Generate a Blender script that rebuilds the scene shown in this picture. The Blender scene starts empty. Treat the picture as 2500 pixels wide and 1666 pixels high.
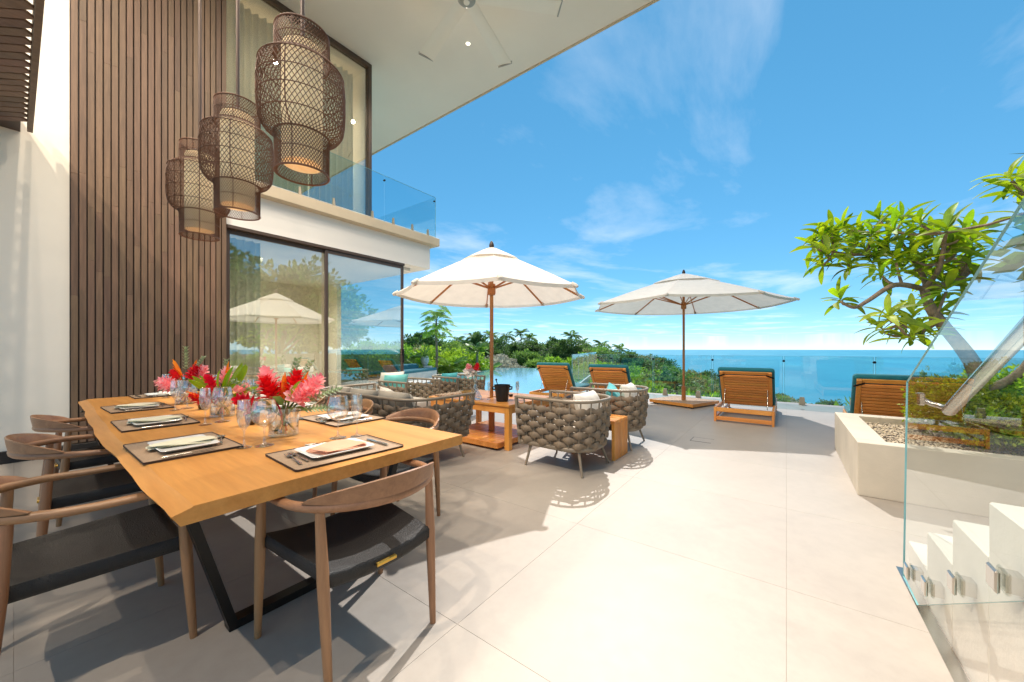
import bpy, math, random
from mathutils import Vector, Matrix
R = math.radians
random.seed(7)
scene = bpy.context.scene
COL = scene.collection

# ------------------------------------------------------------------ camera
cam_d = bpy.data.cameras.new('camera')
cam_d.sensor_width = 36.0
cam_d.lens = 13.0
cam_d.shift_y = 0.0076
cam_d.clip_start = 0.02
cam_d.clip_end = 60000
cam = bpy.data.objects.new('camera', cam_d)
COL.objects.link(cam)
cam.location = (0, 0, 1.25)
cam.rotation_euler = (R(90), 0, R(-53.42))
scene.camera = cam

# ------------------------------------------------------------------ sky
SUN = Vector((0.90, 0.33, 1.0)).normalized()
world = bpy.data.worlds.new('World')
scene.world = world
world.use_nodes = True
wt = world.node_tree
for n in list(wt.nodes):
    wt.nodes.remove(n)
W = wt.nodes.new
sky = W('ShaderNodeTexSky')
sky.sky_type = 'NISHITA'
sky.sun_disc = False
sky.sun_elevation = math.asin(SUN.z)
sky.sun_rotation = math.atan2(SUN.x, SUN.y)
sky.altitude = 6000
sky.air_density = 0.75
sky.dust_density = 0.0
sky.ozone_density = 1.2
bg = W('ShaderNodeBackground')
bg.inputs['Strength'].default_value = 0.15
wo = W('ShaderNodeOutputWorld')
# thin fair-weather clouds, the same all round the sky
tc = W('ShaderNodeTexCoord')
sep = W('ShaderNodeSeparateXYZ')
wt.links.new(tc.outputs['Generated'], sep.inputs[0])
zc = W('ShaderNodeMath'); zc.operation = 'MAXIMUM'; zc.inputs[1].default_value = 0.03
wt.links.new(sep.outputs['Z'], zc.inputs[0])
dx = W('ShaderNodeMath'); dx.operation = 'DIVIDE'
dy = W('ShaderNodeMath'); dy.operation = 'DIVIDE'
wt.links.new(sep.outputs['X'], dx.inputs[0]); wt.links.new(zc.outputs[0], dx.inputs[1])
wt.links.new(sep.outputs['Y'], dy.inputs[0]); wt.links.new(zc.outputs[0], dy.inputs[1])
cmb = W('ShaderNodeCombineXYZ')
wt.links.new(dx.outputs[0], cmb.inputs[0]); wt.links.new(dy.outputs[0], cmb.inputs[1])
cmap = W('ShaderNodeMapping')
cmap.inputs['Location'].default_value = (9.9, 30.3, 0)
cmap.inputs['Scale'].default_value = (0.62, 1.0, 1)
wt.links.new(cmb.outputs[0], cmap.inputs['Vector'])
cn = W('ShaderNodeTexNoise')
cn.inputs['Scale'].default_value = 0.62
cn.inputs['Detail'].default_value = 9
cn.inputs['Roughness'].default_value = 0.58
cn.inputs['Distortion'].default_value = 0.35
wt.links.new(cmap.outputs[0], cn.inputs['Vector'])
cr = W('ShaderNodeValToRGB')
cr.color_ramp.elements[0].position = 0.50
cr.color_ramp.elements[1].position = 0.86
cr.color_ramp.elements[1].color = (0.8, 0.8, 0.8, 1)
wt.links.new(cn.outputs['Fac'], cr.inputs['Fac'])
mixc = W('ShaderNodeMix'); mixc.data_type = 'RGBA'
wt.links.new(cr.outputs['Color'], mixc.inputs['Factor'])
hs = W('ShaderNodeHueSaturation')
hs.inputs['Saturation'].default_value = 1.88
hs.inputs['Hue'].default_value = 0.484
hs.inputs['Value'].default_value = 1.6
gm = W('ShaderNodeGamma'); gm.inputs['Gamma'].default_value = 0.47   # evens the sky out from zenith to horizon, all round
wt.links.new(sky.outputs[0], gm.inputs['Color'])
wt.links.new(gm.outputs[0], hs.inputs['Color'])
wt.links.new(hs.outputs[0], mixc.inputs['A'])
mixc.inputs['B'].default_value = (4.2, 4.3, 4.4, 1)
wt.links.new(mixc.outputs['Result'], bg.inputs['Color'])
wt.links.new(bg.outputs[0], wo.inputs['Surface'])

# ------------------------------------------------------------------ sun and exposure
sun_d = bpy.data.lights.new('sun', 'SUN')
sun_d.energy = 2.0
sun_d.angle = R(0.5)
sun_d.color = (1.0, 0.965, 0.925)
sun = bpy.data.objects.new('sun', sun_d)
COL.objects.link(sun)
sun.location = SUN * 40
sun.rotation_euler = SUN.to_track_quat('Z', 'Y').to_euler()
scene.view_settings.view_transform = 'Standard'
scene.view_settings.look = 'None'
scene.view_settings.exposure = 1.05
scene.view_settings.gamma = 1.0
scene.view_settings.use_curve_mapping = False
scene.render.engine = 'CYCLES'
scene.cycles.max_bounces = 12
scene.cycles.diffuse_bounces = 8
scene.cycles.glossy_bounces = 4
scene.cycles.transparent_max_bounces = 24
scene.cycles.transmission_bounces = 4
scene.cycles.caustics_reflective = False
scene.cycles.caustics_refractive = False
scene.cycles.use_denoising = True
scene.cycles.sample_clamp_indirect = 6.0

# ------------------------------------------------------------------ materials
def lin(h):
    h = h.lstrip('#')
    c = [int(h[i:i + 2], 16) / 255 for i in (0, 2, 4)]
    return tuple((x / 12.92 if x <= 0.04045 else ((x + 0.055) / 1.055) ** 2.4) for x in c) + (1.0,)

MATS = {}
def base_mat(name):
    m = bpy.data.materials.new(name)
    m.use_nodes = True
    t = m.node_tree
    p = t.nodes['Principled BSDF']
    MATS[name] = m
    return m, t, p

def coords(t, scale, use='Object'):
    c = t.nodes.new('ShaderNodeTexCoord')
    mp = t.nodes.new('ShaderNodeMapping')
    mp.inputs['Scale'].default_value = scale
    t.links.new(c.outputs[use], mp.inputs['Vector'])
    return mp.outputs[0]

def noise(t, vec, scale, detail=4, rough=0.55, dist=0.0):
    n = t.nodes.new('ShaderNodeTexNoise')
    n.inputs['Scale'].default_value = scale
    n.inputs['Detail'].default_value = detail
    n.inputs['Roughness'].default_value = rough
    n.inputs['Distortion'].default_value = dist
    t.links.new(vec, n.inputs['Vector'])
    return n.outputs['Fac']

def ramp(t, fac, stops):
    r = t.nodes.new('ShaderNodeValToRGB')
    e = r.color_ramp.elements
    while len(e) > 1:
        e.remove(e[-1])
    e[0].position, e[0].color = stops[0]
    for pos, c in stops[1:]:
        k = e.new(pos); k.color = c
    t.links.new(fac, r.inputs['Fac'])
    return r.outputs['Color']

def bump(t, p, height, strength, dist=0.01):
    b = t.nodes.new('ShaderNodeBump')
    b.inputs['Strength'].default_value = strength
    b.inputs['Distance'].default_value = dist
    t.links.new(height, b.inputs['Height'])
    t.links.new(b.outputs[0], p.inputs['Normal'])

def per_object(t, col, hue=0.01, val=0.15, sat=0.0):
    oi = t.nodes.new('ShaderNodeObjectInfo')
    h = t.nodes.new('ShaderNodeHueSaturation')
    def rng(amount, mid):
        mr = t.nodes.new('ShaderNodeMapRange')
        mr.inputs['To Min'].default_value = mid - amount
        mr.inputs['To Max'].default_value = mid + amount
        t.links.new(oi.outputs['Random'], mr.inputs['Value'])
        return mr.outputs[0]
    w = t.nodes.new('ShaderNodeTexWhiteNoise'); w.noise_dimensions = '1D'
    t.links.new(oi.outputs['Random'], w.inputs['W'])
    mr2 = t.nodes.new('ShaderNodeMapRange')
    mr2.inputs['To Min'].default_value = 1 - val
    mr2.inputs['To Max'].default_value = 1 + val
    t.links.new(w.outputs['Value'], mr2.inputs['Value'])
    t.links.new(rng(hue, 0.5), h.inputs['Hue'])
    t.links.new(rng(sat, 1.0), h.inputs['Saturation'])
    t.links.new(mr2.outputs[0], h.inputs['Value'])
    t.links.new(col, h.inputs['Color'])
    return h.outputs[0]

def plain(name, c, rough=0.5, metal=0.0, var=0.06, scale=6.0, bmp=0.0, bscale=60.0, spec=0.5, use='Object', obj_var=0.0, obj_hue=0.0):
    m, t, p = base_mat(name)
    col = lin(c) if isinstance(c, str) else tuple(c) + (1.0,)
    v = coords(t, (1, 1, 1), use)
    f = noise(t, v, scale, 5, 0.6)
    lo = tuple(x * (1 - var) for x in col[:3]) + (1,)
    hi = tuple(min(1, x * (1 + var)) for x in col[:3]) + (1,)
    o = ramp(t, f, [(0.3, lo), (0.7, hi)])
    if obj_var or obj_hue:
        o = per_object(t, o, obj_hue, obj_var)
    t.links.new(o, p.inputs['Base Color'])
    p.inputs['Roughness'].default_value = rough
    p.inputs['Metallic'].default_value = metal
    p.inputs['Specular IOR Level'].default_value = spec
    if bmp:
        bump(t, p, noise(t, v, bscale, 4, 0.6), bmp)
    return m

def wood(name, c1, c2, axis='x', rough=0.42, scale=1.0, obj_var=0.08, obj_hue=0.006, grain=0.25):
    m, t, p = base_mat(name)
    s = {'x': (0.9, 14, 14), 'y': (14, 0.9, 14), 'z': (14, 14, 0.9)}[axis]
    v = coords(t, tuple(k * scale for k in s))
    f = noise(t, v, 2.2, 6, 0.62, 0.6)
    o = ramp(t, f, [(0.25, lin(c1)), (0.75, lin(c2))])
    fine = noise(t, v, 9.0, 3, 0.7)
    mx = t.nodes.new('ShaderNodeMix'); mx.data_type = 'RGBA'; mx.blend_type = 'MULTIPLY'
    mx.inputs['Factor'].default_value = grain
    t.links.new(o, mx.inputs['A'])
    t.links.new(ramp(t, fine, [(0.3, (0.55, 0.55, 0.55, 1)), (0.65, (1, 1, 1, 1))]), mx.inputs['B'])
    o = per_object(t, mx.outputs['Result'], obj_hue, obj_var)
    t.links.new(o, p.inputs['Base Color'])
    p.inputs['Roughness'].default_value = rough
    bump(t, p, fine, 0.12, 0.004)
    return m

def sheet_glass(name, tint, ior=1.5, extra=0.0, rough=0.0, top=1.0, rim=None):
    """flat architectural glass: what passes through is tinted, the rest is a mirror reflection"""
    m, t, p = base_mat(name)
    t.nodes.remove(p)
    out = t.nodes['Material Output']
    tr = t.nodes.new('ShaderNodeBsdfTransparent'); tr.inputs[0].default_value = tuple(tint) + (1,)
    if rim:
        # light crossing a curved wall edge-on passes through more glass
        lw2 = t.nodes.new('ShaderNodeLayerWeight'); lw2.inputs['Blend'].default_value = 0.5
        p3 = t.nodes.new('ShaderNodeMath'); p3.operation = 'POWER'; p3.inputs[1].default_value = 2.5
        t.links.new(lw2.outputs['Facing'], p3.inputs[0])
        cm_ = t.nodes.new('ShaderNodeMix'); cm_.data_type = 'RGBA'
        cm_.inputs['A'].default_value = tuple(tint) + (1,); cm_.inputs['B'].default_value = (rim, rim * 1.01, rim, 1)
        t.links.new(p3.outputs[0], cm_.inputs['Factor']); t.links.new(cm_.outputs['Result'], tr.inputs[0])
    gl = t.nodes.new('ShaderNodeBsdfGlossy'); gl.inputs['Roughness'].default_value = rough
    gl.inputs['Color'].default_value = (0.96, 0.98, 0.98, 1)
    # Schlick reflectance, the same from both sides of the pane
    lw = t.nodes.new('ShaderNodeLayerWeight'); lw.inputs['Blend'].default_value = 0.5
    pw_ = t.nodes.new('ShaderNodeMath'); pw_.operation = 'POWER'; pw_.inputs[1].default_value = 5.0
    t.links.new(lw.outputs['Facing'], pw_.inputs[0])
    r0 = ((ior - 1) / (ior + 1)) ** 2
    mr = t.nodes.new('ShaderNodeMapRange')
    mr.inputs['To Min'].default_value = r0 + extra
    mr.inputs['To Max'].default_value = top
    t.links.new(pw_.outputs[0], mr.inputs['Value'])
    mx = t.nodes.new('ShaderNodeMixShader')
    t.links.new(mr.outputs[0], mx.inputs[0])
    t.links.new(tr.outputs[0], mx.inputs[1]); t.links.new(gl.outputs[0], mx.inputs[2])
    t.links.new(mx.outputs[0], out.inputs['Surface'])
    return m

def leafy(name, c1, c2, trans=0.35, rough=0.45, scale=1.2, obj_var=0.12, obj_hue=0.012, tcol=None, use='Object'):
    m, t, p = base_mat(name)
    v = coords(t, (1, 1, 1), use)
    f = noise(t, v, scale, 3, 0.6)
    g = t.nodes.new('ShaderNodeNewGeometry')
    mx = t.nodes.new('ShaderNodeMath'); mx.operation = 'MULTIPLY_ADD'
    mx.inputs[1].default_value = 0.45
    t.links.new(g.outputs['Random Per Island'], mx.inputs[0])
    sc = t.nodes.new('ShaderNodeMath'); sc.operation = 'MULTIPLY'; sc.inputs[1].default_value = 0.6
    t.links.new(f, sc.inputs[0]); t.links.new(sc.outputs[0], mx.inputs[2])
    o = ramp(t, mx.outputs[0], [(0.22, lin(c1)), (0.72, lin(c2))])
    o = per_object(t, o, obj_hue, obj_var)
    t.links.new(o, p.inputs['Base Color'])
    p.inputs['Roughness'].default_value = rough
    p.inputs['Specular IOR Level'].default_value = 0.4
    tl = t.nodes.new('ShaderNodeBsdfTranslucent')
    if tcol:
        tl.inputs[0].default_value = lin(tcol)
    else:
        br = t.nodes.new('ShaderNodeHueSaturation'); br.inputs['Value'].default_value = 1.5
        br.inputs['Saturation'].default_value = 1.1
        t.links.new(o, br.inputs['Color']); t.links.new(br.outputs[0], tl.inputs[0])
    ms = t.nodes.new('ShaderNodeMixShader'); ms.inputs[0].default_value = trans
    t.links.new(p.outputs[0], ms.inputs[1]); t.links.new(tl.outputs[0], ms.inputs[2])
    t.links.new(ms.outputs[0], t.nodes['Material Output'].inputs['Surface'])
    return m

def cloth(name, c, trans=0.0, weave=600, bmp=0.15, rough=0.85, var=0.05):
    m, t, p = base_mat(name)
    col = lin(c)
    v = coords(t, (1, 1, 1))
    f = noise(t, v, 7, 5, 0.6)
    lo = tuple(x * (1 - var) for x in col[:3]) + (1,)
    hi = tuple(min(1, x * (1 + var)) for x in col[:3]) + (1,)
    o = ramp(t, f, [(0.3, lo), (0.7, hi)])
    t.links.new(o, p.inputs['Base Color'])
    p.inputs['Roughness'].default_value = rough
    p.inputs['Specular IOR Level'].default_value = 0.3
    p.inputs['Sheen Weight'].default_value = 0.15
    bump(t, p, noise(t, v, weave, 2, 0.5), bmp, 0.002)
    if trans:
        tl = t.nodes.new('ShaderNodeBsdfTranslucent')
        t.links.new(o, tl.inputs[0])
        ms = t.nodes.new('ShaderNodeMixShader'); ms.inputs[0].default_value = trans
        t.links.new(p.outputs[0], ms.inputs[1]); t.links.new(tl.outputs[0], ms.inputs[2])
        t.links.new(ms.outputs[0], t.nodes['Material Output'].inputs['Surface'])
    return m

# floor tile: pale porcelain with faint cloudy veining, satin
def tile_mat():
    m, t, p = base_mat('tile')
    v = coords(t, (1, 1, 1), 'Generated')
    gw = t.nodes.new('ShaderNodeNewGeometry')
    f1 = noise(t, gw.outputs['Position'], 0.9, 6, 0.6, 0.5)
    f2 = noise(t, gw.outputs['Position'], 14.0, 5, 0.65)
    o = ramp(t, f1, [(0.3, lin('#a0978d')), (0.7, lin('#aca398'))])
    mx = t.nodes.new('ShaderNodeMix'); mx.data_type = 'RGBA'; mx.blend_type = 'MULTIPLY'
    mx.inputs['Factor'].default_value = 0.28
    t.links.new(o, mx.inputs['A'])
    t.links.new(ramp(t, f2, [(0.35, (0.8, 0.78, 0.76, 1)), (0.6, (1, 1, 1, 1))]), mx.inputs['B'])
    t.links.new(per_object(t, mx.outputs['Result'], 0.002, 0.018), p.inputs['Base Color'])
    rr = t.nodes.new('ShaderNodeMapRange')
    rr.inputs['To Min'].default_value = 0.42; rr.inputs['To Max'].default_value = 0.6
    t.links.new(f2, rr.inputs['Value'])
    t.links.new(rr.outputs[0], p.inputs['Roughness'])
    p.inputs['Specular IOR Level'].default_value = 0.45
    bump(t, p, noise(t, gw.outputs['Position'], 160.0, 3, 0.6), 0.05, 0.002)
    return m
tile_mat()
plain('grout', '#978f85', 0.9)
plain('cream_plaster', '#f0e8d9', 0.85, var=0.025, scale=2.0, bmp=0.05, bscale=90)
plain('white_plaster', '#ece6dd', 0.85, var=0.02, scale=2.0, bmp=0.05, bscale=90)
plain('soffit_plaster', '#f0e8de', 0.88, var=0.02, scale=1.0, bmp=0.03, bscale=80)
plain('slab_stone', '#cdbb9f', 0.75, var=0.05, scale=4)
plain('stone_white', '#d6cfc3', 0.6, var=0.09, scale=2.2, bmp=0.12, bscale=60)
plain("planter_stone", "#c6baa6", 0.65, var=0.10, scale=2.0, bmp=0.14, bscale=45)
plain('baseboard_black', '#1e1a18', 0.5)
plain('bronze', '#5d4c42', 0.42, metal=0.35, var=0.04)
plain('black_metal', '#1d1d1d', 0.42, metal=0.5, var=0.05, bmp=0.05, bscale=300)
plain('steel', '#c9c5bd', 0.22, metal=1.0, var=0.03)
plain('clamp_stone', '#b9a88f', 0.45, metal=0.4)
plain('brass', '#c8a552', 0.3, metal=1.0)
plain('leather', '#1d1b1a', 0.5, var=0.35, scale=6, bmp=0.5, bscale=220)
plain('white_ceramic', '#eeece6', 0.12, var=0.01)
plain('fan_white', '#f1ebe0', 0.4, var=0.01)
plain('grey_plastic', '#a5a29c', 0.35)
plain('dark_cap', '#3b2c24', 0.5)
plain('bucket', '#26211f', 0.4, metal=0.2)
plain('gravel', '#d6c4aa', 0.85, var=0.3, scale=45)
plain('soil', '#4a3b2b', 0.95, var=0.3, scale=20)
plain('bark', '#8a7663', 0.9, var=0.35, scale=18, bmp=0.9, bscale=40)
plain('bark_grey', '#8a7c6c', 0.85, var=0.25, scale=9, bmp=0.5, bscale=18)
plain('candle_cup', '#5a4632', 0.25, metal=0.3)
plain('urn_glaze', '#b9c2bf', 0.25, var=0.1, scale=8)
plain('pool_wall', '#4aa7b4', 0.4)
plain('wicker_placemat', '#a48a70', 0.7, var=0.18, scale=160)
plain('placemat_edge', '#3a2a20', 0.7)
plain('strap', '#7b6b58', 0.62, var=0.07, scale=30, bmp=0.25, bscale=450, obj_var=0.05)
plain('rim_metal', '#8a7d6c', 0.45, metal=0.2, var=0.04)
plain('rope', '#a48c72', 0.9, var=0.25, scale=60, bmp=0.8, bscale=120)
plain('wicker', '#70482f', 0.55, var=0.25, scale=40)
plain('basket', '#b08c55', 0.8, var=0.2, scale=60)
wood('slat_wood', '#634e3e', '#856952', 'z', 0.5, 0.8, obj_var=0.15, obj_hue=0.008)
wood('louver_wood', '#584537', '#7b6250', 'x', 0.5, 0.8, obj_var=0.22, obj_hue=0.014)
wood('table_wood', '#c2823e', '#d79b54', 'y', 0.45, 0.35, obj_var=0.0, obj_hue=0.0, grain=0.3)
MATS['table_wood'].node_tree.nodes['Principled BSDF'].inputs['Specular IOR Level'].default_value = 0.3
wood('chair_wood', '#8d6546', '#ab7e58', 'z', 0.42, 1.0, obj_var=0.05)
wood('rail_wood', '#8d6546', '#ab7e58', 'y', 0.4, 1.0, obj_var=0.05)
wood('teak_x', '#d08336', '#eca658', 'x', 0.36, 0.9, obj_var=0.12)
wood('teak_y', '#d08336', '#eca658', 'y', 0.36, 0.9, obj_var=0.12)
wood('teak_z', '#d08336', '#eca658', 'z', 0.36, 0.9, obj_var=0.12)
wood('pole_wood', '#a5642f', '#c58247', 'z', 0.38, 0.8, obj_var=0.04)
wood('grey_teak', '#a37e58', '#bd9a72', 'x', 0.6, 0.9, obj_var=0.12)
sheet_glass('door_glass', (0.80, 0.84, 0.81), 1.55, 0.24)
sheet_glass('rail_glass', (0.82, 0.93, 0.95), 1.5, 0.02)
sheet_glass('stair_glass', (0.90, 0.95, 0.94), 1.5, 0.06, 0.0, 0.95)
sheet_glass('table_glass', (0.985, 0.988, 0.985), 1.5, 0.15, 0.07, 0.97, 0.74)
sheet_glass('glass_rim', (0.9, 0.92, 0.92), 1.5, 0.4, 0.1)
plain('glass_edge', '#7fb3b8', 0.2)
cloth('canopy_cloth', '#e4dfd6', 0.34)
cloth('teal_cloth', '#1d6d78', 0)
cloth('teal_light', '#4fb0b4', 0)
cloth('turquoise_cloth', '#79cfc9', 0)
cloth('grey_cloth', '#9a9284', 0)
cloth('pale_cloth', '#d8d0c3', 0)
cloth('napkin_cream', '#d9d3b6', 0)
cloth('napkin_peach', '#dc9f7c', 0)
cloth('napkin_white', '#e8dfd0', 0)
cloth('curtain', '#d5d3c4', 0.3)
leafy('plumeria_leaf', '#3f611a', '#96b03c', 0.5, 0.55, 6.0, 0.34, 0.024)
leafy('leaf_dark', '#3c552e', '#738f50', 0.42, 0.5, 0.5)
leafy('leaf_mid', '#4a6a30', '#93ad5a', 0.45, 0.5, 0.5)
leafy('leaf_bright', '#63862a', '#b4cf58', 0.45, 0.45, 0.8)
leafy('leaf_olive', '#72733f', '#b3ad74', 0.42, 0.55, 0.5)
leafy('leaf_grey', '#7a7765', '#b3ad98', 0.4, 0.6, 0.5)
leafy('palm_leaf', '#456628', '#93b04e', 0.3, 0.4, 0.7)
leafy('ti_leaf', '#4a7a14', '#a3c22d', 0.35, 0.35, 8.0)
leafy('eucalyptus', '#7f9470', '#b5c49a', 0.25, 0.5, 8.0)
leafy('petal_red', '#c4122a', '#f0384c', 0.3, 0.4, 20.0, 0.05, 0.006)
leafy('petal_pink', '#ec8a92', '#fbd0d0', 0.3, 0.45, 20.0, 0.05, 0.006)
leafy('petal_orange', '#e2590f', '#ff9a1f', 0.3, 0.4, 20.0, 0.05, 0.01)
leafy('stem_green', '#3f5a1c', '#7f963f', 0.1, 0.5, 10.0)
leafy('conifer_leaf', '#4f6410', '#97a326', 0.35, 0.5, 4.0)

def lamp_shade_mat():
    m, t, p = base_mat('lamp_fabric')
    v = coords(t, (1, 1, 1))
    f = noise(t, v, 50, 4, 0.6)
    o = ramp(t, f, [(0.3, lin('#ecd09e')), (0.7, lin('#f4deb6'))])
    t.links.new(o, p.inputs['Base Color'])
    p.inputs['Roughness'].default_value = 0.8
    t.links.new(o, p.inputs['Emission Color'])
    p.inputs['Emission Strength'].default_value = 0.12   # the pendants are switched on
    return m
lamp_shade_mat()
def glow(name, c, s):
    m, t, p = base_mat(name)
    p.inputs['Base Color'].default_value = lin(c)
    p.inputs['Emission Color'].default_value = lin(c)
    p.inputs['Emission Strength'].default_value = s
glow('downlight_glow', '#fff2da', 1.6)

def water_mat(name, deep, rough, scale, strength, dist, world=True, ior=1.333):
    m, t, p = base_mat(name)
    g = t.nodes.new('ShaderNodeNewGeometry')
    p.inputs['Base Color'].default_value = lin(deep)
    p.inputs['Roughness'].default_value = rough
    p.inputs['IOR'].default_value = ior
    mp = t.nodes.new('ShaderNodeMapping'); mp.inputs['Scale'].default_value = (1, 1.6, 1)
    t.links.new(g.outputs['Position'], mp.inputs['Vector'])
    bump(t, p, noise(t, mp.outputs[0], scale, 5, 0.6, 0.4), strength, dist)
    return m
water_mat('pool_water', '#7fb9c6', 0.03, 1.6, 0.08, 0.05)
water_mat('sea_water', '#2ba0b4', 0.3, 0.04, 0.35, 2.0)
_t = MATS['sea_water'].node_tree; _p = _t.nodes['Principled BSDF']
_p.inputs['Specular IOR Level'].default_value = 0.3
_g = _t.nodes.new('ShaderNodeNewGeometry'); _m = _t.nodes.new('ShaderNodeMapping'); _m.inputs['Scale'].default_value = (.0011, .004, 1)
_m.inputs['Rotation'].default_value = (0, 0, R(36))
_t.links.new(_g.outputs['Position'], _m.inputs['Vector'])
_t.links.new(ramp(_t, noise(_t, _m.outputs[0], 1.0, 7, 0.62, 0.5), [(0.3, lin('#1f93aa')), (0.5, lin('#2fa3b6')), (0.72, lin('#56b9c4'))]), _p.inputs['Base Color'])
def ground_mat():
    m, t, p = base_mat('ground')
    g = t.nodes.new('ShaderNodeNewGeometry')
    f = noise(t, g.outputs['Position'], 0.35, 7, 0.7)
    o = ramp(t, f, [(0.3, lin('#2b3a1c')), (0.55, lin('#4c5a2b')), (0.75, lin('#6d6a42'))])
    t.links.new(o, p.inputs['Base Color'])
    p.inputs['Roughness'].default_value = 0.95
    bump(t, p, noise(t, g.outputs['Position'], 2.5, 5, 0.7), 0.8, 0.3)
ground_mat()

# ------------------------------------------------------------------ mesh helpers
class MB:
    def __init__(s):
        s.v = []; s.f = []
    def add(s, vs, fs):
        b = len(s.v)
        s.v.extend([tuple(x) for x in vs])
        s.f.extend([tuple(i + b for i in f) for f in fs])
        return s
    def box(s, x0, x1, y0, y1, z0, z1, c=0.0):
        """box with optional chamfered edges"""
        if c <= 0:
            vs = [(x, y, z) for z in (z0, z1) for y in (y0, y1) for x in (x0, x1)]
            return s.add(vs, [(0, 2, 3, 1), (4, 5, 7, 6), (0, 1, 5, 4), (2, 6, 7, 3), (0, 4, 6, 2), (1, 3, 7, 5)])
        c = min(c, (x1 - x0) * .45, (y1 - y0) * .45, (z1 - z0) * .45)
        X = (x0, x1); Y = (y0, y1); Z = (z0, z1)
        vs = []; idx = {}
        for i in (0, 1):
            for j in (0, 1):
                for k in (0, 1):
                    sx = c if i == 0 else -c; sy = c if j == 0 else -c; sz = c if k == 0 else -c
                    idx[i, j, k, 'x'] = len(vs); vs.append((X[i], Y[j] + sy, Z[k] + sz))
                    idx[i, j, k, 'y'] = len(vs); vs.append((X[i] + sx, Y[j], Z[k] + sz))
                    idx[i, j, k, 'z'] = len(vs); vs.append((X[i] + sx, Y[j] + sy, Z[k]))
        I = idx; fs = []
        def q(a, b, c_, d, flip):
            fs.append((a, b, c_, d) if not flip else (d, c_, b, a))
        for i in (0, 1):
            q(I[i,0,0,'x'], I[i,1,0,'x'], I[i,1,1,'x'], I[i,0,1,'x'], i == 0)
            q(I[0,i,0,'y'], I[1,i,0,'y'], I[1,i,1,'y'], I[0,i,1,'y'], i == 1)
            q(I[0,0,i,'z'], I[1,0,i,'z'], I[1,1,i,'z'], I[0,1,i,'z'], i == 0)
        for j in (0, 1):
            for k in (0, 1):
                q(I[0,j,k,'y'], I[1,j,k,'y'], I[1,j,k,'z'], I[0,j,k,'z'], j != k)
                q(I[j,0,k,'x'], I[j,1,k,'x'], I[j,1,k,'z'], I[j,0,k,'z'], j == k)
                q(I[j,k,0,'x'], I[j,k,1,'x'], I[j,k,1,'y'], I[j,k,0,'y'], j != k)
        for i in (0, 1):
            for j in (0, 1):
                for k in (0, 1):
                    t = (I[i,j,k,'x'], I[i,j,k,'y'], I[i,j,k,'z'])
                    fs.append(t if (i + j + k) % 2 == 1 else t[::-1])
        return s.add(vs, fs)
    def tube(s, pts, rad, n=8, closed=False, caps=True, flat=1.0, up=None, rot0=0.0):
        """sweep; rad: number or list, flat: second radius / first (number or list); up: fixed reference"""
        pts = [Vector(p) for p in pts]
        m = len(pts)
        rad = rad if isinstance(rad, (list, tuple)) else [rad] * m
        flat = flat if isinstance(flat, (list, tuple)) else [flat] * m
        vs = []; ref = Vector(up) if up else None
        prev = None
        for i, p in enumerate(pts):
            if closed:
                d = pts[(i + 1) % m] - pts[i - 1]
            else:
                d = pts[min(i + 1, m - 1)] - pts[max(i - 1, 0)]
            d.normalize()
            if ref is not None:
                a = ref.cross(d)
            elif prev is None:
                a = d.cross(Vector((0, 0, 1)) if abs(d.z) < .9 else Vector((1, 0, 0)))
            else:
                a = prev - d * prev.dot(d)
            if a.length < 1e-6:
                a = d.orthogonal()
            a.normalize(); prev = a
            b = d.cross(a)
            for k in range(n):
                th = 2 * math.pi * k / n + rot0
                vs.append(p + a * (rad[i] * math.cos(th)) + b * (rad[i] * flat[i] * math.sin(th)))
        fs = []
        for i in range(m if closed else m - 1):
            j = (i + 1) % m
            for k in range(n):
                l = (k + 1) % n
                fs.append((i * n + k, i * n + l, j * n + l, j * n + k))
        if caps and not closed:
            fs.append(tuple(range(n))[::-1])
            fs.append(tuple((m - 1) * n + k for k in range(n)))
        return s.add(vs, fs)
    def lathe(s, prof, n=24, c=(0, 0, 0), capb=False, capt=False):
        vs = []
        for r, z in prof:
            for k in range(n):
                th = 2 * math.pi * k / n
                vs.append((c[0] + r * math.cos(th), c[1] + r * math.sin(th), c[2] + z))
        fs = []
        for i in range(len(prof) - 1):
            for k in range(n):
                l = (k + 1) % n
                fs.append((i * n + k, i * n + l, (i + 1) * n + l, (i + 1) * n + k))
        if capb: fs.append(tuple(range(n))[::-1])
        if capt: fs.append(tuple((len(prof) - 1) * n + k for k in range(n)))
        return s.add(vs, fs)
    def prism(s, poly, z0, z1):
        n = len(poly)
        vs = [(x, y, z0) for x, y in poly] + [(x, y, z1) for x, y in poly]
        fs = [tuple(range(n))[::-1], tuple(range(n, 2 * n))]
        fs += [(i, (i + 1) % n, n + (i + 1) % n, n + i) for i in range(n)]
        return s.add(vs, fs)
    def grid(s, fn, nu, nv):
        vs = [fn(i / nu, j / nv) for j in range(nv + 1) for i in range(nu + 1)]
        fs = [(j * (nu + 1) + i, j * (nu + 1) + i + 1, (j + 1) * (nu + 1) + i + 1, (j + 1) * (nu + 1) + i)
              for j in range(nv) for i in range(nu)]
        return s.add(vs, fs)
    def bar(s, p0, p1, w, h, up=(0, 0, 1), c=0.0):
        """rectangular bar between two points, w across, h along up"""
        p0 = Vector(p0); p1 = Vector(p1)
        d = p1 - p0; L = d.length; d.normalize()
        a = Vector(up).cross(d)
        if a.length < 1e-6: a = d.orthogonal()
        a.normalize(); b = d.cross(a)
        t = MB(); t.box(0, L, -w / 2, w / 2, -h / 2, h / 2, c)
        return s.add([p0 + d * x + a * y + b * z for x, y, z in t.v], t.f)
    def xf(s, M):
        s.v = [tuple(M @ Vector(p)) for p in s.v]; return s
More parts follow.
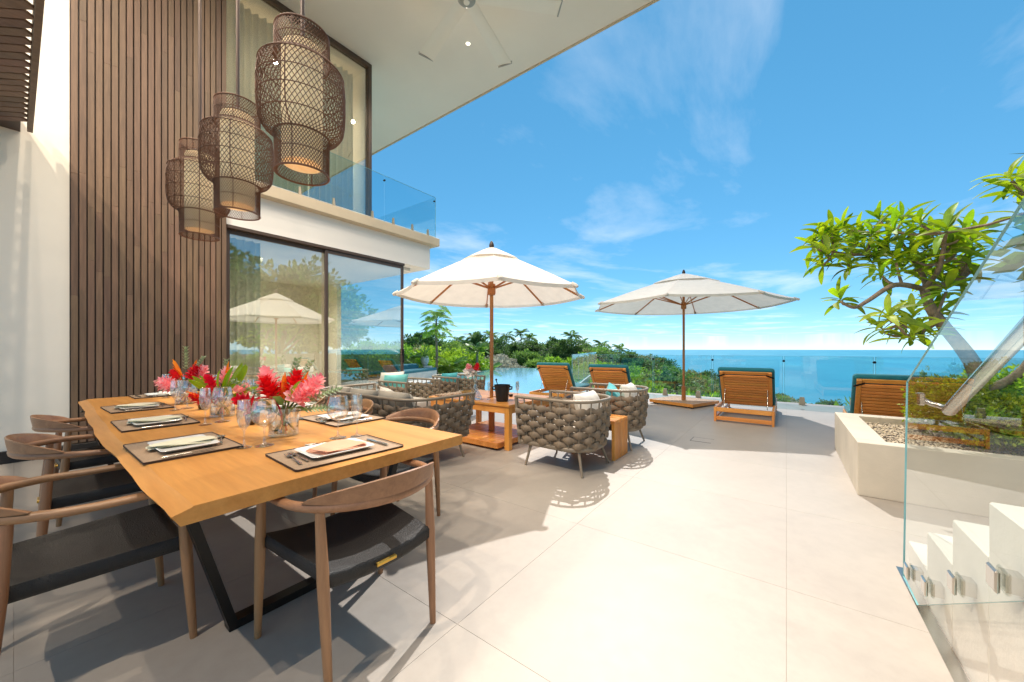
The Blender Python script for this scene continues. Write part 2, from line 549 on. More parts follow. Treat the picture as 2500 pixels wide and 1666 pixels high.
    def mesh(s, name, mat, smooth=None):
        me = bpy.data.meshes.new(name)
        me.from_pydata(s.v, [], s.f)
        if mat: me.materials.append(MATS[mat])
        if smooth is not None:
            me.shade_smooth()
            if smooth < 179: me.set_sharp_from_angle(angle=R(smooth))
        me.update()
        return me
    def build(s, name, mat, parent=None, smooth=None, kind=None):
        o = bpy.data.objects.new(name, s.mesh(name, mat, smooth))
        COL.objects.link(o)
        if parent: o.parent = parent
        if kind: o['kind'] = kind
        return o

def tag(o, label, cat, group=None):
    o['label'] = label; o['category'] = cat
    if group: o['group'] = group
    return o
def thing(name, label, cat, loc=(0, 0, 0), rz=0.0, group=None):
    o = bpy.data.objects.new(name, None)
    COL.objects.link(o)
    o.location = loc; o.rotation_euler = (0, 0, rz)
    o.empty_display_size = 0.1
    return tag(o, label, cat, group)
def struct(name, mb, mat, smooth=None):
    o = mb.build(name, mat, None, smooth); o['kind'] = 'structure'; return o
def link_mesh(name, me, parent=None, M=None):
    o = bpy.data.objects.new(name, me); COL.objects.link(o)
    if parent: o.parent = parent
    if M is not None: o.matrix_local = M
    return o
def copy_tree(o, parent=None):
    c = o.copy(); COL.objects.link(c)
    c.parent = parent
    for ch in o.children: copy_tree(ch, c)
    return c
def place(root, loc, rz, label, group=None):
    root.location = loc; root.rotation_euler = (0, 0, rz); root['label'] = label
    if group: root['group'] = group
    return root
class Repeat:
    """first call uses the prototype itself, later calls copy it with its parts"""
    def __init__(s, root): s.root = root; s.used = False
    def __call__(s, loc, rz, label, group=None):
        o = s.root if not s.used else copy_tree(s.root)
        s.used = True
        return place(o, loc, rz, label, group)
# ================================================================== SETTING
# world axes: +x runs along the house front towards the sea, +y towards the house, floor at z = 0
FACE = 6.87            # plane of the house front

# ---- terrace: tiles laid on a mortar bed
bed = MB(); bed.prism([(-14.0, -6.0), (10.8, -6.0), (10.8, 5.5), (7.2, 5.5), (7.2, 13.2), (-14.0, 13.2)], -0.35, -0.0014)  # extended unseen behind the camera as a pale bounce surface
terrace = struct('terrace', bed, 'grout')
T = 1.2; G = 0.0006
tile_me = MB().box(G, T - G, G, T - G, -0.016, 0.0, 0.0005).mesh('tile', 'tile')
for i in range(-5, 9):
    for j in range(-5, 11):
        x, y = i * T, j * T
        if y > 6.2 and x < 5.0: continue
        if x > 5.9 and y > 4.4: continue
        link_mesh('tile', tile_me, terrace, Matrix.Translation((x, y, 0)))
half = MB().box(G, T - G, G, 0.7 - G, -0.016, 0.0, 0.0005).mesh('tile', 'tile')
for x in (6.0 + G * 0, 7.2, 8.4, 9.6):
    if x >= 7.2: link_mesh('tile', half, terrace, Matrix.Translation((x, 4.8, 0)))
for j in range(4, 11):
    link_mesh('tile', tile_me, terrace, Matrix.Translation((6.0, j * T, 0)))
# access hatch let into the floor: a thin dark joint round a tile square
hatch = thing('floor_hatch', 'small square access hatch in the floor within the shade of the far umbrella', 'hatch', (5.62, 0.93, 0))
MB().box(-.12, .12, -.12, .12, -.01, .0012).build('cover', 'tile', hatch)
for a, b, c, d in ((-.128, -.12, -.128, .128), (.12, .128, -.128, .128), (-.12, .12, .12, .128)):
    MB().box(a, b, c, d, -.01, .0016).build('joint', 'black_metal', hatch)

# ---- the house
house = thing('house', 'cream two storey villa with timber slat cladding and tall dark framed glass', 'house', (0, 0, 0))
MB().box(-3.2, 0.395, FACE - 0.03, FACE + 0.25, 0.0, 7.53).build('wall', 'cream_plaster', house)
MB().box(0.395, 1.93, FACE + 0.02, FACE + 0.27, 0.0, 7.53).build('wall', 'dark_cap', house)
MB().box(1.93, 5.95, FACE, FACE + 0.32, 3.16, 3.71).build('beam', 'white_plaster', house)
MB().box(5.63, 5.95, FACE + 0.322, 12.4, 3.16, 3.71).build('beam', 'white_plaster', house)
MB().box(1.93, 6.11, FACE - 0.17, 12.6, 3.712, 3.893, 0.006).build('balcony_slab', 'slab_stone', house)
for x0, x1 in ((-3.2, 0.12), (0.123, 1.93)):
    MB().box(x0, x1, FACE - 0.095 if x0 > 0 else FACE - 0.075, FACE - 0.031 if x0 < 0 else FACE + 0.018, 0.001, 0.135 if x0 < 0 else 0.115, 0.004).build('baseboard', 'baseboard_black', house)
# timber slat cladding: 23 upright slats, each made of boards of uneven length
clad = MB().box(0.398, 1.928, FACE - 0.004, FACE + 0.018, 0.118, 7.525).build('cladding', 'dark_cap', house)
rs = random.Random(11)
pitch = (1.928 - 0.398) / 23
for k in range(23):
    x0 = 0.398 + k * pitch + 0.006
    z = 0.12
    cuts = sorted([rs.uniform(1.3, 2.6), rs.uniform(2.9, 3.7)] + ([rs.uniform(4.8, 5.6)] if rs.random() < .5 else []))
    dy = rs.uniform(-0.004, 0.004)
    for z1 in cuts + [7.52]:
        MB().box(x0, x0 + pitch - 0.012, FACE - 0.05 + dy, FACE - 0.0045, z, z1 - 0.0006, 0.0022).build('slat', 'slat_wood', clad)
        z = z1
# lower sliding door
door = thing('sliding_glass_door', 'large two panel sliding glass door with bronze frame below the balcony', 'door', (0, 0, 0))
ZB, ZT = 0.02, 3.155
def frame_bar(par, x0, x1, y0, y1, z0, z1, nm='frame', mat='bronze', c=0.004):
    return MB().box(x0, x1, y0, y1, z0, z1, c).build(nm, mat, par)
frame_bar(door, 1.94, 5.21, FACE - .02, FACE + .12, ZT - .05, ZT, 'head_track')
frame_bar(door, 1.94, 5.21, FACE - .02, FACE + .12, 0.001, 0.03, 'sill_track')
for (a, b, yy, nm) in ((1.945, 3.54, FACE + .065, 'door_panel'), (3.45, 5.205, FACE + .012, 'door_panel')):
    pn = MB().box(a + .052, b - .052, yy + .018, yy + .026, ZB + .09, ZT - .112).build(nm, 'door_glass', door)
    for (x0, x1, z0, z1) in ((a, a + .055, ZB + .012, ZT - .052), (b - .055, b, ZB + .012, ZT - .052)):
        frame_bar(pn, x0, x1, yy, yy + .045, z0, z1, 'stile')
    frame_bar(pn, a + .056, b - .056, yy + .001, yy + .044, ZT - .115, ZT - .054, 'rail')
    frame_bar(pn, a + .056, b - .056, yy + .001, yy + .044, ZB + .012, ZB + .095, 'rail')
hd = MB(); hd.box(5.16, 5.19, FACE - .035, FACE + .011, 0.95, 1.25, .006); hd.box(5.12, 5.16, FACE - .035, FACE - .02, 1.12, 1.14, .004)
hd.build('handle', 'black_metal', door)
# upper window, set back behind the balcony
UP = 7.4
upper = thing('upper_window', 'tall upper storey window with bronze frame and pale curtains behind', 'window', (0, 0, 0))
frame_bar(upper, 1.94, 4.72, UP - .04, UP + .1, 7.44, 7.525, 'frame')
frame_bar(upper, 4.64, 4.72, UP - .04, UP + .1, 3.90, 7.438, 'frame')
frame_bar(upper, 1.94, 4.64, UP - .04, UP + .1, 3.895, 3.96, 'frame')
for (a, b) in ((1.95, 3.29), (3.30, 4.64)):
    MB().box(a, b, UP + .02, UP + .028, 3.962, 7.438).build('pane', 'door_glass', upper)
# rooms behind the glass
MB().box(1.931, 5.62, 11.4, 11.5, 0.0, 3.158).build('room_wall', 'cream_plaster', house)
MB().box(1.78, 1.929, FACE + .13, 11.5, 0.0, 3.158).build('room_wall', 'cream_plaster', house)
MB().box(1.93, 5.63, FACE + .33, 11.5, 3.10, 3.158).build('room_ceiling', 'white_plaster', house)
MB().box(1.93, 5.63, FACE + .13, 11.5, -.03, .002).build('room_floor', 'tile', house)
MB().box(5.5, 5.62, 10.3, 11.39, 0.0, 3.09).build('room_wall', 'cream_plaster', house)
MB().box(1.931, 5.2, 11.4, 11.5, 3.90, 7.5).build('room_wall', 'cream_plaster', house)
MB().box(1.931, 4.65, UP + .11, 11.39, 7.46, 7.525).build('room_ceiling', 'white_plaster', house)
MB().box(1.78, 1.929, UP + .1, 11.5, 3.90, 7.5).build('room_wall', 'cream_plaster', house)
MB().box(4.655, 4.71, UP + .11, 11.5, 3.90, 7.5).build('wall', 'cream_plaster', house)
def curtain(name, x0, x1, y, z0, z1, label):
    m = MB(); n = int((x1 - x0) / 0.012)
    def fn(a, b):
        x = x0 + a * (x1 - x0)
        return (x, y + 0.045 * math.sin(x * 52) + 0.015 * math.sin(x * 17 + 2), z0 + b * (z1 - z0))
    m.grid(fn, n, 1)
    o = m.build(name, 'curtain', None, 179); tag(o, label, 'curtain'); return o
curtain('curtain', 2.0, 3.5, UP + .3, 3.93, 7.3, 'pale curtain behind the left pane of the upper window')
curtain('curtain', 3.55, 4.5, UP + .3, 3.93, 7.3, 'pale curtain behind the right pane of the upper window')
curtain('curtain', 2.02, 2.5, FACE + .35, 0.02, 3.05, 'pale curtain inside the sliding door beside the slatted wall')
# interior furniture seen dimly through the door: a dining set kept simple but real
ib = thing('interior_sideboard', 'low pale sideboard inside the room behind the sliding door', 'sideboard', (4.2, 10.9, 0.003))
MB().box(-.8, .8, -.22, .22, .12, .78, .01).build('body', 'pale_cloth', ib)
for sx in (-.7, .7):
    for sy in (-.16, .16): MB().box(sx - .02, sx + .02, sy - .02, sy + .02, 0, .12).build('leg', 'black_metal', ib)

for (x, y, z, w_) in ((3.0, 8.6, 3.097, 'in the lower room behind the left door panel'), (4.5, 9.0, 3.097, 'in the lower room behind the right door panel'), (3.3, 9.2, 7.45, 'in the upper room')):  # unseen lamps added to brighten the rooms behind the glass
    dl = thing('room_fill_lamp', 'added recessed fill lamp ' + w_, 'downlight', (x, y, z), 0, 'added room fill lamps')
    MB().lathe([(.045, -.004), (.062, -.006), (.068, 0)], 24).build('ring', 'fan_white', dl, 60)
    MB().lathe([(.0, -.002), (.046, -.002)], 24).build('lens', 'downlight_glow', dl)
    ld = bpy.data.lights.new('bulb', 'SPOT'); ld.energy = 220; ld.color = (1.0, .88, .74)
    ld.spot_size = R(160); ld.spot_blend = .9; ld.shadow_soft_size = .04
    lo = bpy.data.objects.new('bulb', ld); COL.objects.link(lo); lo.parent = dl; lo.location = (0, 0, -.03)
# roof with deep overhang
RE = 6.90
roof = MB().box(-3.2, RE, -2.2, 14.0, 7.53, 7.62).build('roof', 'soffit_plaster', house)
MB().box(-3.2, RE - .012, -2.2, 14.0, 7.621, 8.05).build('fascia', 'white_plaster', roof)
MB().box(RE - .03, RE + .012, -2.2, 14.0, 7.505, 7.529).build('drip_edge', 'slab_stone', roof)
DL = [(5.57, 5.26, 'between the fan blades'), (3.4, 5.9, 'added as fill near the upper window'), (2.2, 3.6, 'added as fill above the middle of the dining table'), (5.6, 1.9, 'added as fill nearest the roof edge'),
      (2.4, 1.2, 'added as fill above the near end of the dining table'), (.2, 5.4, 'added as fill above the corner by the slatted wall'), (.2, 2.9, 'added as fill above the left side dining chairs'), (.0, .6, 'added as fill above the viewer'),
      (3.9, 2.4, 'added as fill above the nearest armchair'), (-1.8, 4.4, 'added as fill at the back of the soffit'), (-2.6, 1.2, 'added as fill behind the viewer on the left'), (-2.6, 3.0, 'added as fill over the passage left of the table')]
for (x, y, w_) in DL:  # only the first is in view; the others are added to lift the shade
    dl = thing('downlight', 'lit recessed downlight in the soffit ' + w_, 'downlight', (x, y, 7.53), 0, 'soffit downlights')
    MB().lathe([(.045, -.004), (.062, -.006), (.068, 0)], 24).build('ring', 'fan_white', dl, 60)
    MB().lathe([(.0, -.002), (.046, -.002)], 24).build('lens', 'downlight_glow', dl)
    ld = bpy.data.lights.new('bulb', 'SPOT'); ld.energy = 70 if x > 3 else 165 if x > -1 else 480; ld.color = (1.0, .86, .70)
    ld.spot_size = R(155); ld.spot_blend = .9; ld.shadow_soft_size = .04
    lo = bpy.data.objects.new('bulb', ld); COL.objects.link(lo); lo.parent = dl; lo.location = (0, 0, -.03)

# ceiling fan, six blades
fan = thing('ceiling_fan', 'large white ceiling fan with long blades hanging under the soffit', 'fan', (4.37, 4.16, 0))
MB().tube([(0, 0, 7.08), (0, 0, 7.53)], .022, 12).build('down_rod', 'fan_white', fan, 60)
MB().lathe([(.0, 6.86), (.10, 6.865), (.145, 6.90), (.15, 6.98), (.12, 7.05), (.05, 7.09), (.0, 7.09)], 32).build('motor', 'grey_plastic', fan, 40)
MB().lathe([(0, 6.845), (.045, 6.848), (.05, 6.862)], 24).build('lens', 'fan_white', fan, 40)
for k in range(6):
    a = R(14 + 60 * k)
    m = MB()
    def blade(s, t):
        r = .12 + s * 1.42
        w = .10 + .045 * s
        y = (t - .5) * 2 * w
        return (r, y, 6.955 + y * .10 + .012 * (1 - (2 * t - 1) ** 2))
    m.grid(blade, 10, 6)
    m.grid(lambda s, t: tuple(c + d for c, d in zip(blade(s, 1 - t), (0, 0, -.012))), 10, 6)
    M = Matrix.Rotation(a, 4, 'Z')
    b = m.xf(M).build('blade', 'fan_white', fan, 60)
    tip = MB().box(1.54, 1.562, -.15, .15, 6.93, 6.985, .004).xf(M)
    tip.build('winglet', 'grey_plastic', b)

# slatted timber soffit over the passage at the far left
ls = thing('slatted_soffit', 'dark timber slatted soffit panel hanging below the roof at upper left', 'soffit', (0, 0, 0))
d = Vector((0.682, -0.731, 0)); n_ = Vector((0.731, 0.682, 0))
rs = random.Random(5)
for k in range(33):
    v0 = 2.3 + k * 0.125
    p1 = Vector((0.07, v0, 3.62)); p0 = p1 - d * 1.5
    MB().bar(p0, p1, 0.076, 0.022, c=.003).build('slat', 'louver_wood', ls)
MB().box(0.085, 0.125, 2.0, 6.6, 3.600, 3.83, .004).build('edge_board', 'louver_wood', ls)
MB().box(-1.3, 0.044, 2.0, FACE - .035, 3.66, 3.80).build('panel', 'dark_cap', ls)

# ---- glass balustrades
def clamp(par, x, y, z, w=.05, h=.16, d_=.05):
    m = MB()
    a, b = w / 2, d_ / 2
    vs = [(x - a, y - b, z), (x + a, y - b, z), (x + a, y + b, z), (x - a, y + b, z),
          (x - a * .55, y - b * .7, z + h), (x + a * .55, y - b * .7, z + h), (x + a * .55, y + b * .7, z + h), (x - a * .55, y + b * .7, z + h)]
    m.add(vs, [(3, 2, 1, 0), (4, 5, 6, 7), (0, 1, 5, 4), (1, 2, 6, 5), (2, 3, 7, 6), (3, 0, 4, 7)])
    return m.build('clamp', 'clamp_stone', par)
bal = thing('balcony_balustrade', 'frameless glass balustrade on stone coloured clamps along the balcony edge', 'balustrade', (0, 0, 0))
by = FACE - .10
segs = [(1.95, 3.28), (3.30, 4.62), (4.64, 6.03)]
for a, b in segs:
    pn = MB().box(a, b, by - .006, by + .006, 3.93, 4.88).build('pane', 'rail_glass', bal)
    MB().box(a, b, by - .0065, by + .0065, 4.8805, 4.884).build('edge', 'glass_edge', pn)
    MB().box(a, b, by - .0065, by + .0065, 3.924, 3.929).build('edge', 'white_ceramic', pn)
MB().box(6.031, 6.036, by - .0065, by + .0065, 3.93, 4.88).build('edge', 'glass_edge', bal)
for x in (2.2, 2.95, 3.55, 4.35, 4.85, 5.35, 5.80):
    clamp(bal, x, by, 3.894)
pn = MB().box(6.024, 6.030, by + .02, 11.8, 3.93, 4.88).build('pane', 'rail_glass', bal)
for y in (7.9, 9.2, 10.5): clamp(bal, 6.027, y, 3.894, .05)
for (x, y) in ((4.63, by - .012), (6.0, by - .012)):
    MB().tube([(x, y - .01, 4.78), (x, y + .03, 4.78)], .018, 12).build('disc', 'black_metal', bal, 50)

sea_rail = thing('terrace_balustrade', 'frameless glass balustrade on low clamps along the sea edge of the terrace', 'balustrade', (0, 0, 0))
ys = [-5.9, -4.4, -2.95, -1.45, 0.05, 1.5, 2.95, 4.15, 5.45]
for a, b in zip(ys[:-1], ys[1:]):
    p = MB().box(10.52, 10.532, a + .012, b - .012, .06, 1.08).build('pane', 'rail_glass', sea_rail)
    MB().box(10.5195, 10.5325, a + .012, b - .012, 1.0803, 1.0845).build('edge', 'glass_edge', p)
    for yy in (a + .016, b - .016): MB().box(10.519, 10.533, yy - .003, yy + .003, .06, 1.08).build('edge', 'glass_edge', p)
for i in range(len(ys) - 1):
    for q in (.22, .78):
        clamp(sea_rail, 10.50, ys[i] + q * (ys[i + 1] - ys[i]), 0.001, .10, .17, .12)
for y in ys[1:-1]:
    MB().tube([(10.49, y, .97), (10.56, y, .97)], .026, 14).build('disc', 'black_metal', sea_rail, 50)
pool_rail = thing('pool_balustrade', 'clear glass balustrade running from the terrace corner along the pool garden', 'balustrade', (0, 0, 0))
pa = Vector((10.53, 5.45, 0)); pb = Vector((20.3, 8.9, 0)); dd = (pb - pa) / 6
for k in range(6):
    a = pa + dd * (k + .01); b = pa + dd * (k + .99)
    p = MB().bar(a + Vector((0, 0, .56)), b + Vector((0, 0, .56)), .012, 1.0).build('pane', 'rail_glass', pool_rail)
    MB().bar(a + Vector((0, 0, 1.063)), b + Vector((0, 0, 1.063)), .013, .006).build('edge', 'glass_edge', p)
    MB().box(a.x - .006, a.x + .006, a.y - .006, a.y + .006, .06, 1.06).build('edge', 'glass_edge', p)

# ---- right-hand stair with glass and handrail
stair = thing('stair', 'white stone stair rising towards the viewer behind the glass panel', 'stair', (0, 0, 0))
SV = -0.555
for k in range(9):
    x1 = 3.02 - k * .345; z1 = .165 + k * .188
    MB().box(max(x1 - .345, -.2), x1, -2.2, SV, .0005, z1, .005).build('step', 'stone_white', stair)
MB().box(-.3, 3.02, SV + .003, -.505, -.012, .0028).build('channel', 'steel', stair)
sg = thing('stair_balustrade', 'raking glass stair panel with steel handrail and square fixings at right', 'balustrade', (0, 0, 0))
GV = -.51
poly = [(2.87, .02), (2.60, .012), (1.61, .575), (.35, 1.285), (.35, 2.26), (1.61, 1.647), (2.80, 1.075)]
vs = [(x, GV - .004, z) for x, z in poly] + [(x, GV + .004, z) for x, z in poly]
n = len(poly)
MB().add([(x, GV, z) for x, z in poly], [tuple(range(n))]).build('pane', 'stair_glass', sg)
em = MB()
for i in range(n):
    j = (i + 1) % n
    em.add([vs[i], vs[j], vs[n + j], vs[n + i]], [(0, 1, 2, 3)])
eo = em.build('edge', 'glass_edge', sg)
rail_pts = [(2.62, GV - .07, .98), (2.56, GV - .085, .975), (2.49, GV - .09, 1.0), (1.6, GV - .09, 1.455), (.4, GV - .09, 2.06)]
MB().tube([(2.645, GV - .028, 1.0), (2.63, GV - .05, .985)] + rail_pts[:3], .012, 10).build('bracket', 'steel', sg, 60)
MB().tube([(2.56, GV - .09, .965), (1.6, GV - .09, 1.455), (.4, GV - .09, 2.06)], .024, 16).build('handrail', 'steel', sg, 60)
MB().box(2.625, 2.665, GV - .03, GV - .007, .975, 1.035, .004).build('fixing', 'steel', sg)
for (x, z) in ((2.755, .10), (2.45, .18), (2.105, .37), (1.76, .56), (1.41, .75)):
    m = MB(); m.box(x - .034, x + .034, GV + .0045, GV + .016, z - .034, z + .034, .005)
    m.box(x - .026, x + .026, SV - .01, GV - .0065, z - .026, z + .026)
    m.build('fixing', 'steel', sg)

# ---- planter
PX0, PX1, PY0, PY1, PZ = 4.30, 6.18, -3.6, -.49, .452
planter = thing('planter_box', 'low cream stone planter box with wide rim at right of the terrace', 'planter', (0, 0, 0))
for (a, b, c, d_) in ((PX0, PX0 + .16, PY0, PY1), (PX1 - .2, PX1, PY0, PY1), (PX0 + .1605, PX1 - .2005, PY1 - .2, PY1), (PX0 + .1605, PX1 - .2005, PY0, PY0 + .2)):
    MB().box(a, b, c, d_, .0006, PZ, .004).build('wall', 'planter_stone', planter)
MB().box(PX0 + .14, PX1 - .18, PY0 + .18, PY1 - .18, .001, PZ - .075).build('soil', 'soil', planter)
gr = MB(); rs = random.Random(3)
for k in range(5200):
    x = rs.uniform(PX0 + .17, PX1 - .21); y = rs.uniform(PY0 + .9, PY1 - .21); z = PZ - .068 + rs.uniform(-.006, .014)
    s = rs.uniform(.009, .018); a = rs.uniform(0, 6.28)
    M = Matrix.Translation((x, y, z)) @ Matrix.Rotation(a, 4, 'Z') @ Matrix.Rotation(rs.uniform(-.6, .6), 4, 'X')
    q = [(s, 0, 0), (0, s * .7, 0), (-s, 0, 0), (0, -s * .7, 0), (0, 0, s * .55), (0, 0, -s * .5)]
    gr.add([M @ Vector(p) for p in q], [(0, 1, 4), (1, 2, 4), (2, 3, 4), (3, 0, 4)])
o = gr.build('gravel', 'gravel', None); o['kind'] = 'stuff'; o['label'] = 'pale pebbles covering the soil of the planter box'

# ---- pool
arc = []  # curved infinity edge
for k in range(13):
    t = k / 12
    p0 = Vector((20.3, 9.0)); p1 = Vector((22.2, 13.0)); p2 = Vector((18.6, 17.2))
    q = p0 * (1 - t) ** 2 + p1 * 2 * t * (1 - t) + p2 * t * t
    arc.append((q.x, q.y))
pool_poly = [(7.35, 5.62), (10.9, 5.62)] + arc + [(16.0, 13.9), (8.4, 10.4), (7.35, 9.0)]
w = MB(); w.add([(x, y, -.045) for x, y in pool_poly], [tuple(range(len(pool_poly)))])
struct('pool_water', w, 'pool_water')
cp = MB()
n = len(pool_poly)
c_ = Vector((13, 10))
outer = [(x + (x - c_.x) * .012, y + (y - c_.y) * .012) for x, y in pool_poly]
cp.add([(x, y, -.04) for x, y in pool_poly] + [(x, y, -.05) for x, y in outer] + [(x, y, -2.2) for x, y in outer] + [(x, y, -.4) for x, y in pool_poly],
       [(i, (i + 1) % n, n + (i + 1) % n, n + i) for i in range(n)] + [(n + i, n + (i + 1) % n, 2 * n + (i + 1) % n, 2 * n + i) for i in range(n)]
       + [((i + 1) % n, i, 3 * n + i, 3 * n + (i + 1) % n) for i in range(n)])
struct('pool_edge', cp, 'stone_white')

dk = MB(); dk.prism([(7.2, 8.9), (8.3, 10.5), (15.9, 14.0), (15.9, 15.2), (9.6, 15.2), (7.2, 13.2)], -.3, -.02)
struct('pool_deck', dk, 'stone_white')
# ---- land and sea
A = Vector((.803, .596)); B = Vector((.596, -.803))       # view-independent local axes: inland valley direction and cross-slope
def land(x, y):
    f = x * A.x + y * A.y            # distance out from the house
    s = x * B.x + y * B.y            # towards the open sea side
    if f < 1: f = 1
    r = s / f
    base = -2.1 - 0.075 * max(0, f - 24)
    hill = 0
    if f > 40:
        hill = 2.4 * math.exp(-((f - 112) / 42) ** 2) * math.exp(-((s - 12) / 46) ** 2)
    drop = max(0.0, s - (2.5 + .10 * f)) * max(0, min(1, (f - 9) / 12))
    z = base + hill - .17 * drop - .0010 * drop * drop
    if f > 150: z -= (f - 150) * .45
    z += .35 * math.sin(x * .31 + 1.3) * math.cos(y * .27) * min(1, f / 30)
    return max(z, -75)
m = MB()
NF, NS = 90, 90
def gp(a, b):
    f = -25 + 330 * (b ** 1.7)
    s = -190 + 420 * a
    x = f * A.x + s * B.x; y = f * A.y + s * B.y
    z = land(x, y)
    return (x, y, z)
m.grid(gp, NS, NF)
struct('hillside', m, 'ground', 179)
sm = MB(); sm.lathe([(0.01, 0), (200, 0), (600, 0), (2000, 0), (6000, 0), (14000, 0), (30000, 0)], 48, (0, 0, -62))
struct('sea', sm, 'sea_water', 179)
# ================================================================== FURNITURE
# ---- dining table with live edge
TZ = .745
dt = thing('dining_table', 'long honey coloured live edge wooden dining table on black metal legs', 'table', (0, 0, 0))
TY0, TY1 = 1.53, 5.62
rs = random.Random(2)
NL = 40
def live(k):
    t = k / NL
    w = .004 * math.sin(t * 9.1 + .6) + .003 * math.sin(t * 23 + 2) + .0016 * math.sin(t * 51)
    return w - (.045 * max(0, 1 - t * 9) if t < .12 else 0) * 0
top = MB()
lt = [(.335 + live(k) + (.10 * t_ ** 2), TY0 + (TY1 - TY0) * t_) for k in range(NL + 1) for t_ in [k / NL]]
lb = [(.285 + live(k) * 1.5 + (.10 * t_ ** 2), TY0 + (TY1 - TY0) * t_) for k in range(NL + 1) for t_ in [k / NL]]
rt = [(1.572 + .35 * live((k * 7) % NL) * .4, TY0 + (TY1 - TY0) * k / NL) for k in range(NL + 1)]
zt, zm, zb = TZ, TZ - .018, TZ - .055
rows = [[(x + .005, y, zt) for x, y in lt], [(x, y, zt - .004) for x, y in lt], [(x - .003, y, zm) for x, y in lb], [(x + .02, y, zb) for x, y in lb]]
rrow = [[(x - .004, y, zt) for x, y in rt], [(x, y, zt - .004) for x, y in rt], [(x, y, zb + .004) for x, y in rt], [(x - .004, y, zb) for x, y in rt]]
seq = [rows[3], rows[2], rows[1], rows[0], rrow[0], rrow[1], rrow[2], rrow[3]]
vs = [p for r_ in seq for p in r_]; N1 = NL + 1
fs = []
for a in range(len(seq)):
    b = (a + 1) % len(seq)
    for k in range(NL):
        fs.append((a * N1 + k, a * N1 + k + 1, b * N1 + k + 1, b * N1 + k))
fs.append(tuple(a * N1 for a in range(len(seq))))
fs.append(tuple(a * N1 + NL for a in range(len(seq)))[::-1])
top.add(vs, fs).build('table_top', 'table_wood', dt, 35)
for y in (2.0, 5.1):
    leg = MB()
    pts = [(.40, y, TZ - .06), (.585, y, .012), (1.285, y, .012), (1.47, y, TZ - .06)]
    leg.bar(pts[0], pts[1], .09, .018, up=(0, 1, 0)) if False else None
    W_ = .034
    for p0, p1 in ((pts[0], pts[1]), (pts[3], pts[2])):
        t = MB()
        s_ = 1 if p0[0] < p1[0] else -1
        vs = []
        for (x, yy, z) in (p0, p1):
            vs += [(x - .018, y - W_, z), (x + .018, y - W_, z), (x + .018, y + W_, z), (x - .018, y + W_, z)]
        t.add(vs, [(0, 1, 5, 4), (1, 2, 6, 5), (2, 3, 7, 6), (3, 0, 4, 7), (3, 2, 1, 0), (4, 5, 6, 7)])
        t.build('leg', 'black_metal', dt)
    MB().box(.565, 1.305, y - W_ + .001, y + W_ - .001, .0008, .038, .002).build('foot_bar', 'black_metal', dt)
    MB().box(.36, 1.51, y - W_ - .01, y + W_ + .01, TZ - .0645, TZ - .0555).build('mount_plate', 'black_metal', dt)

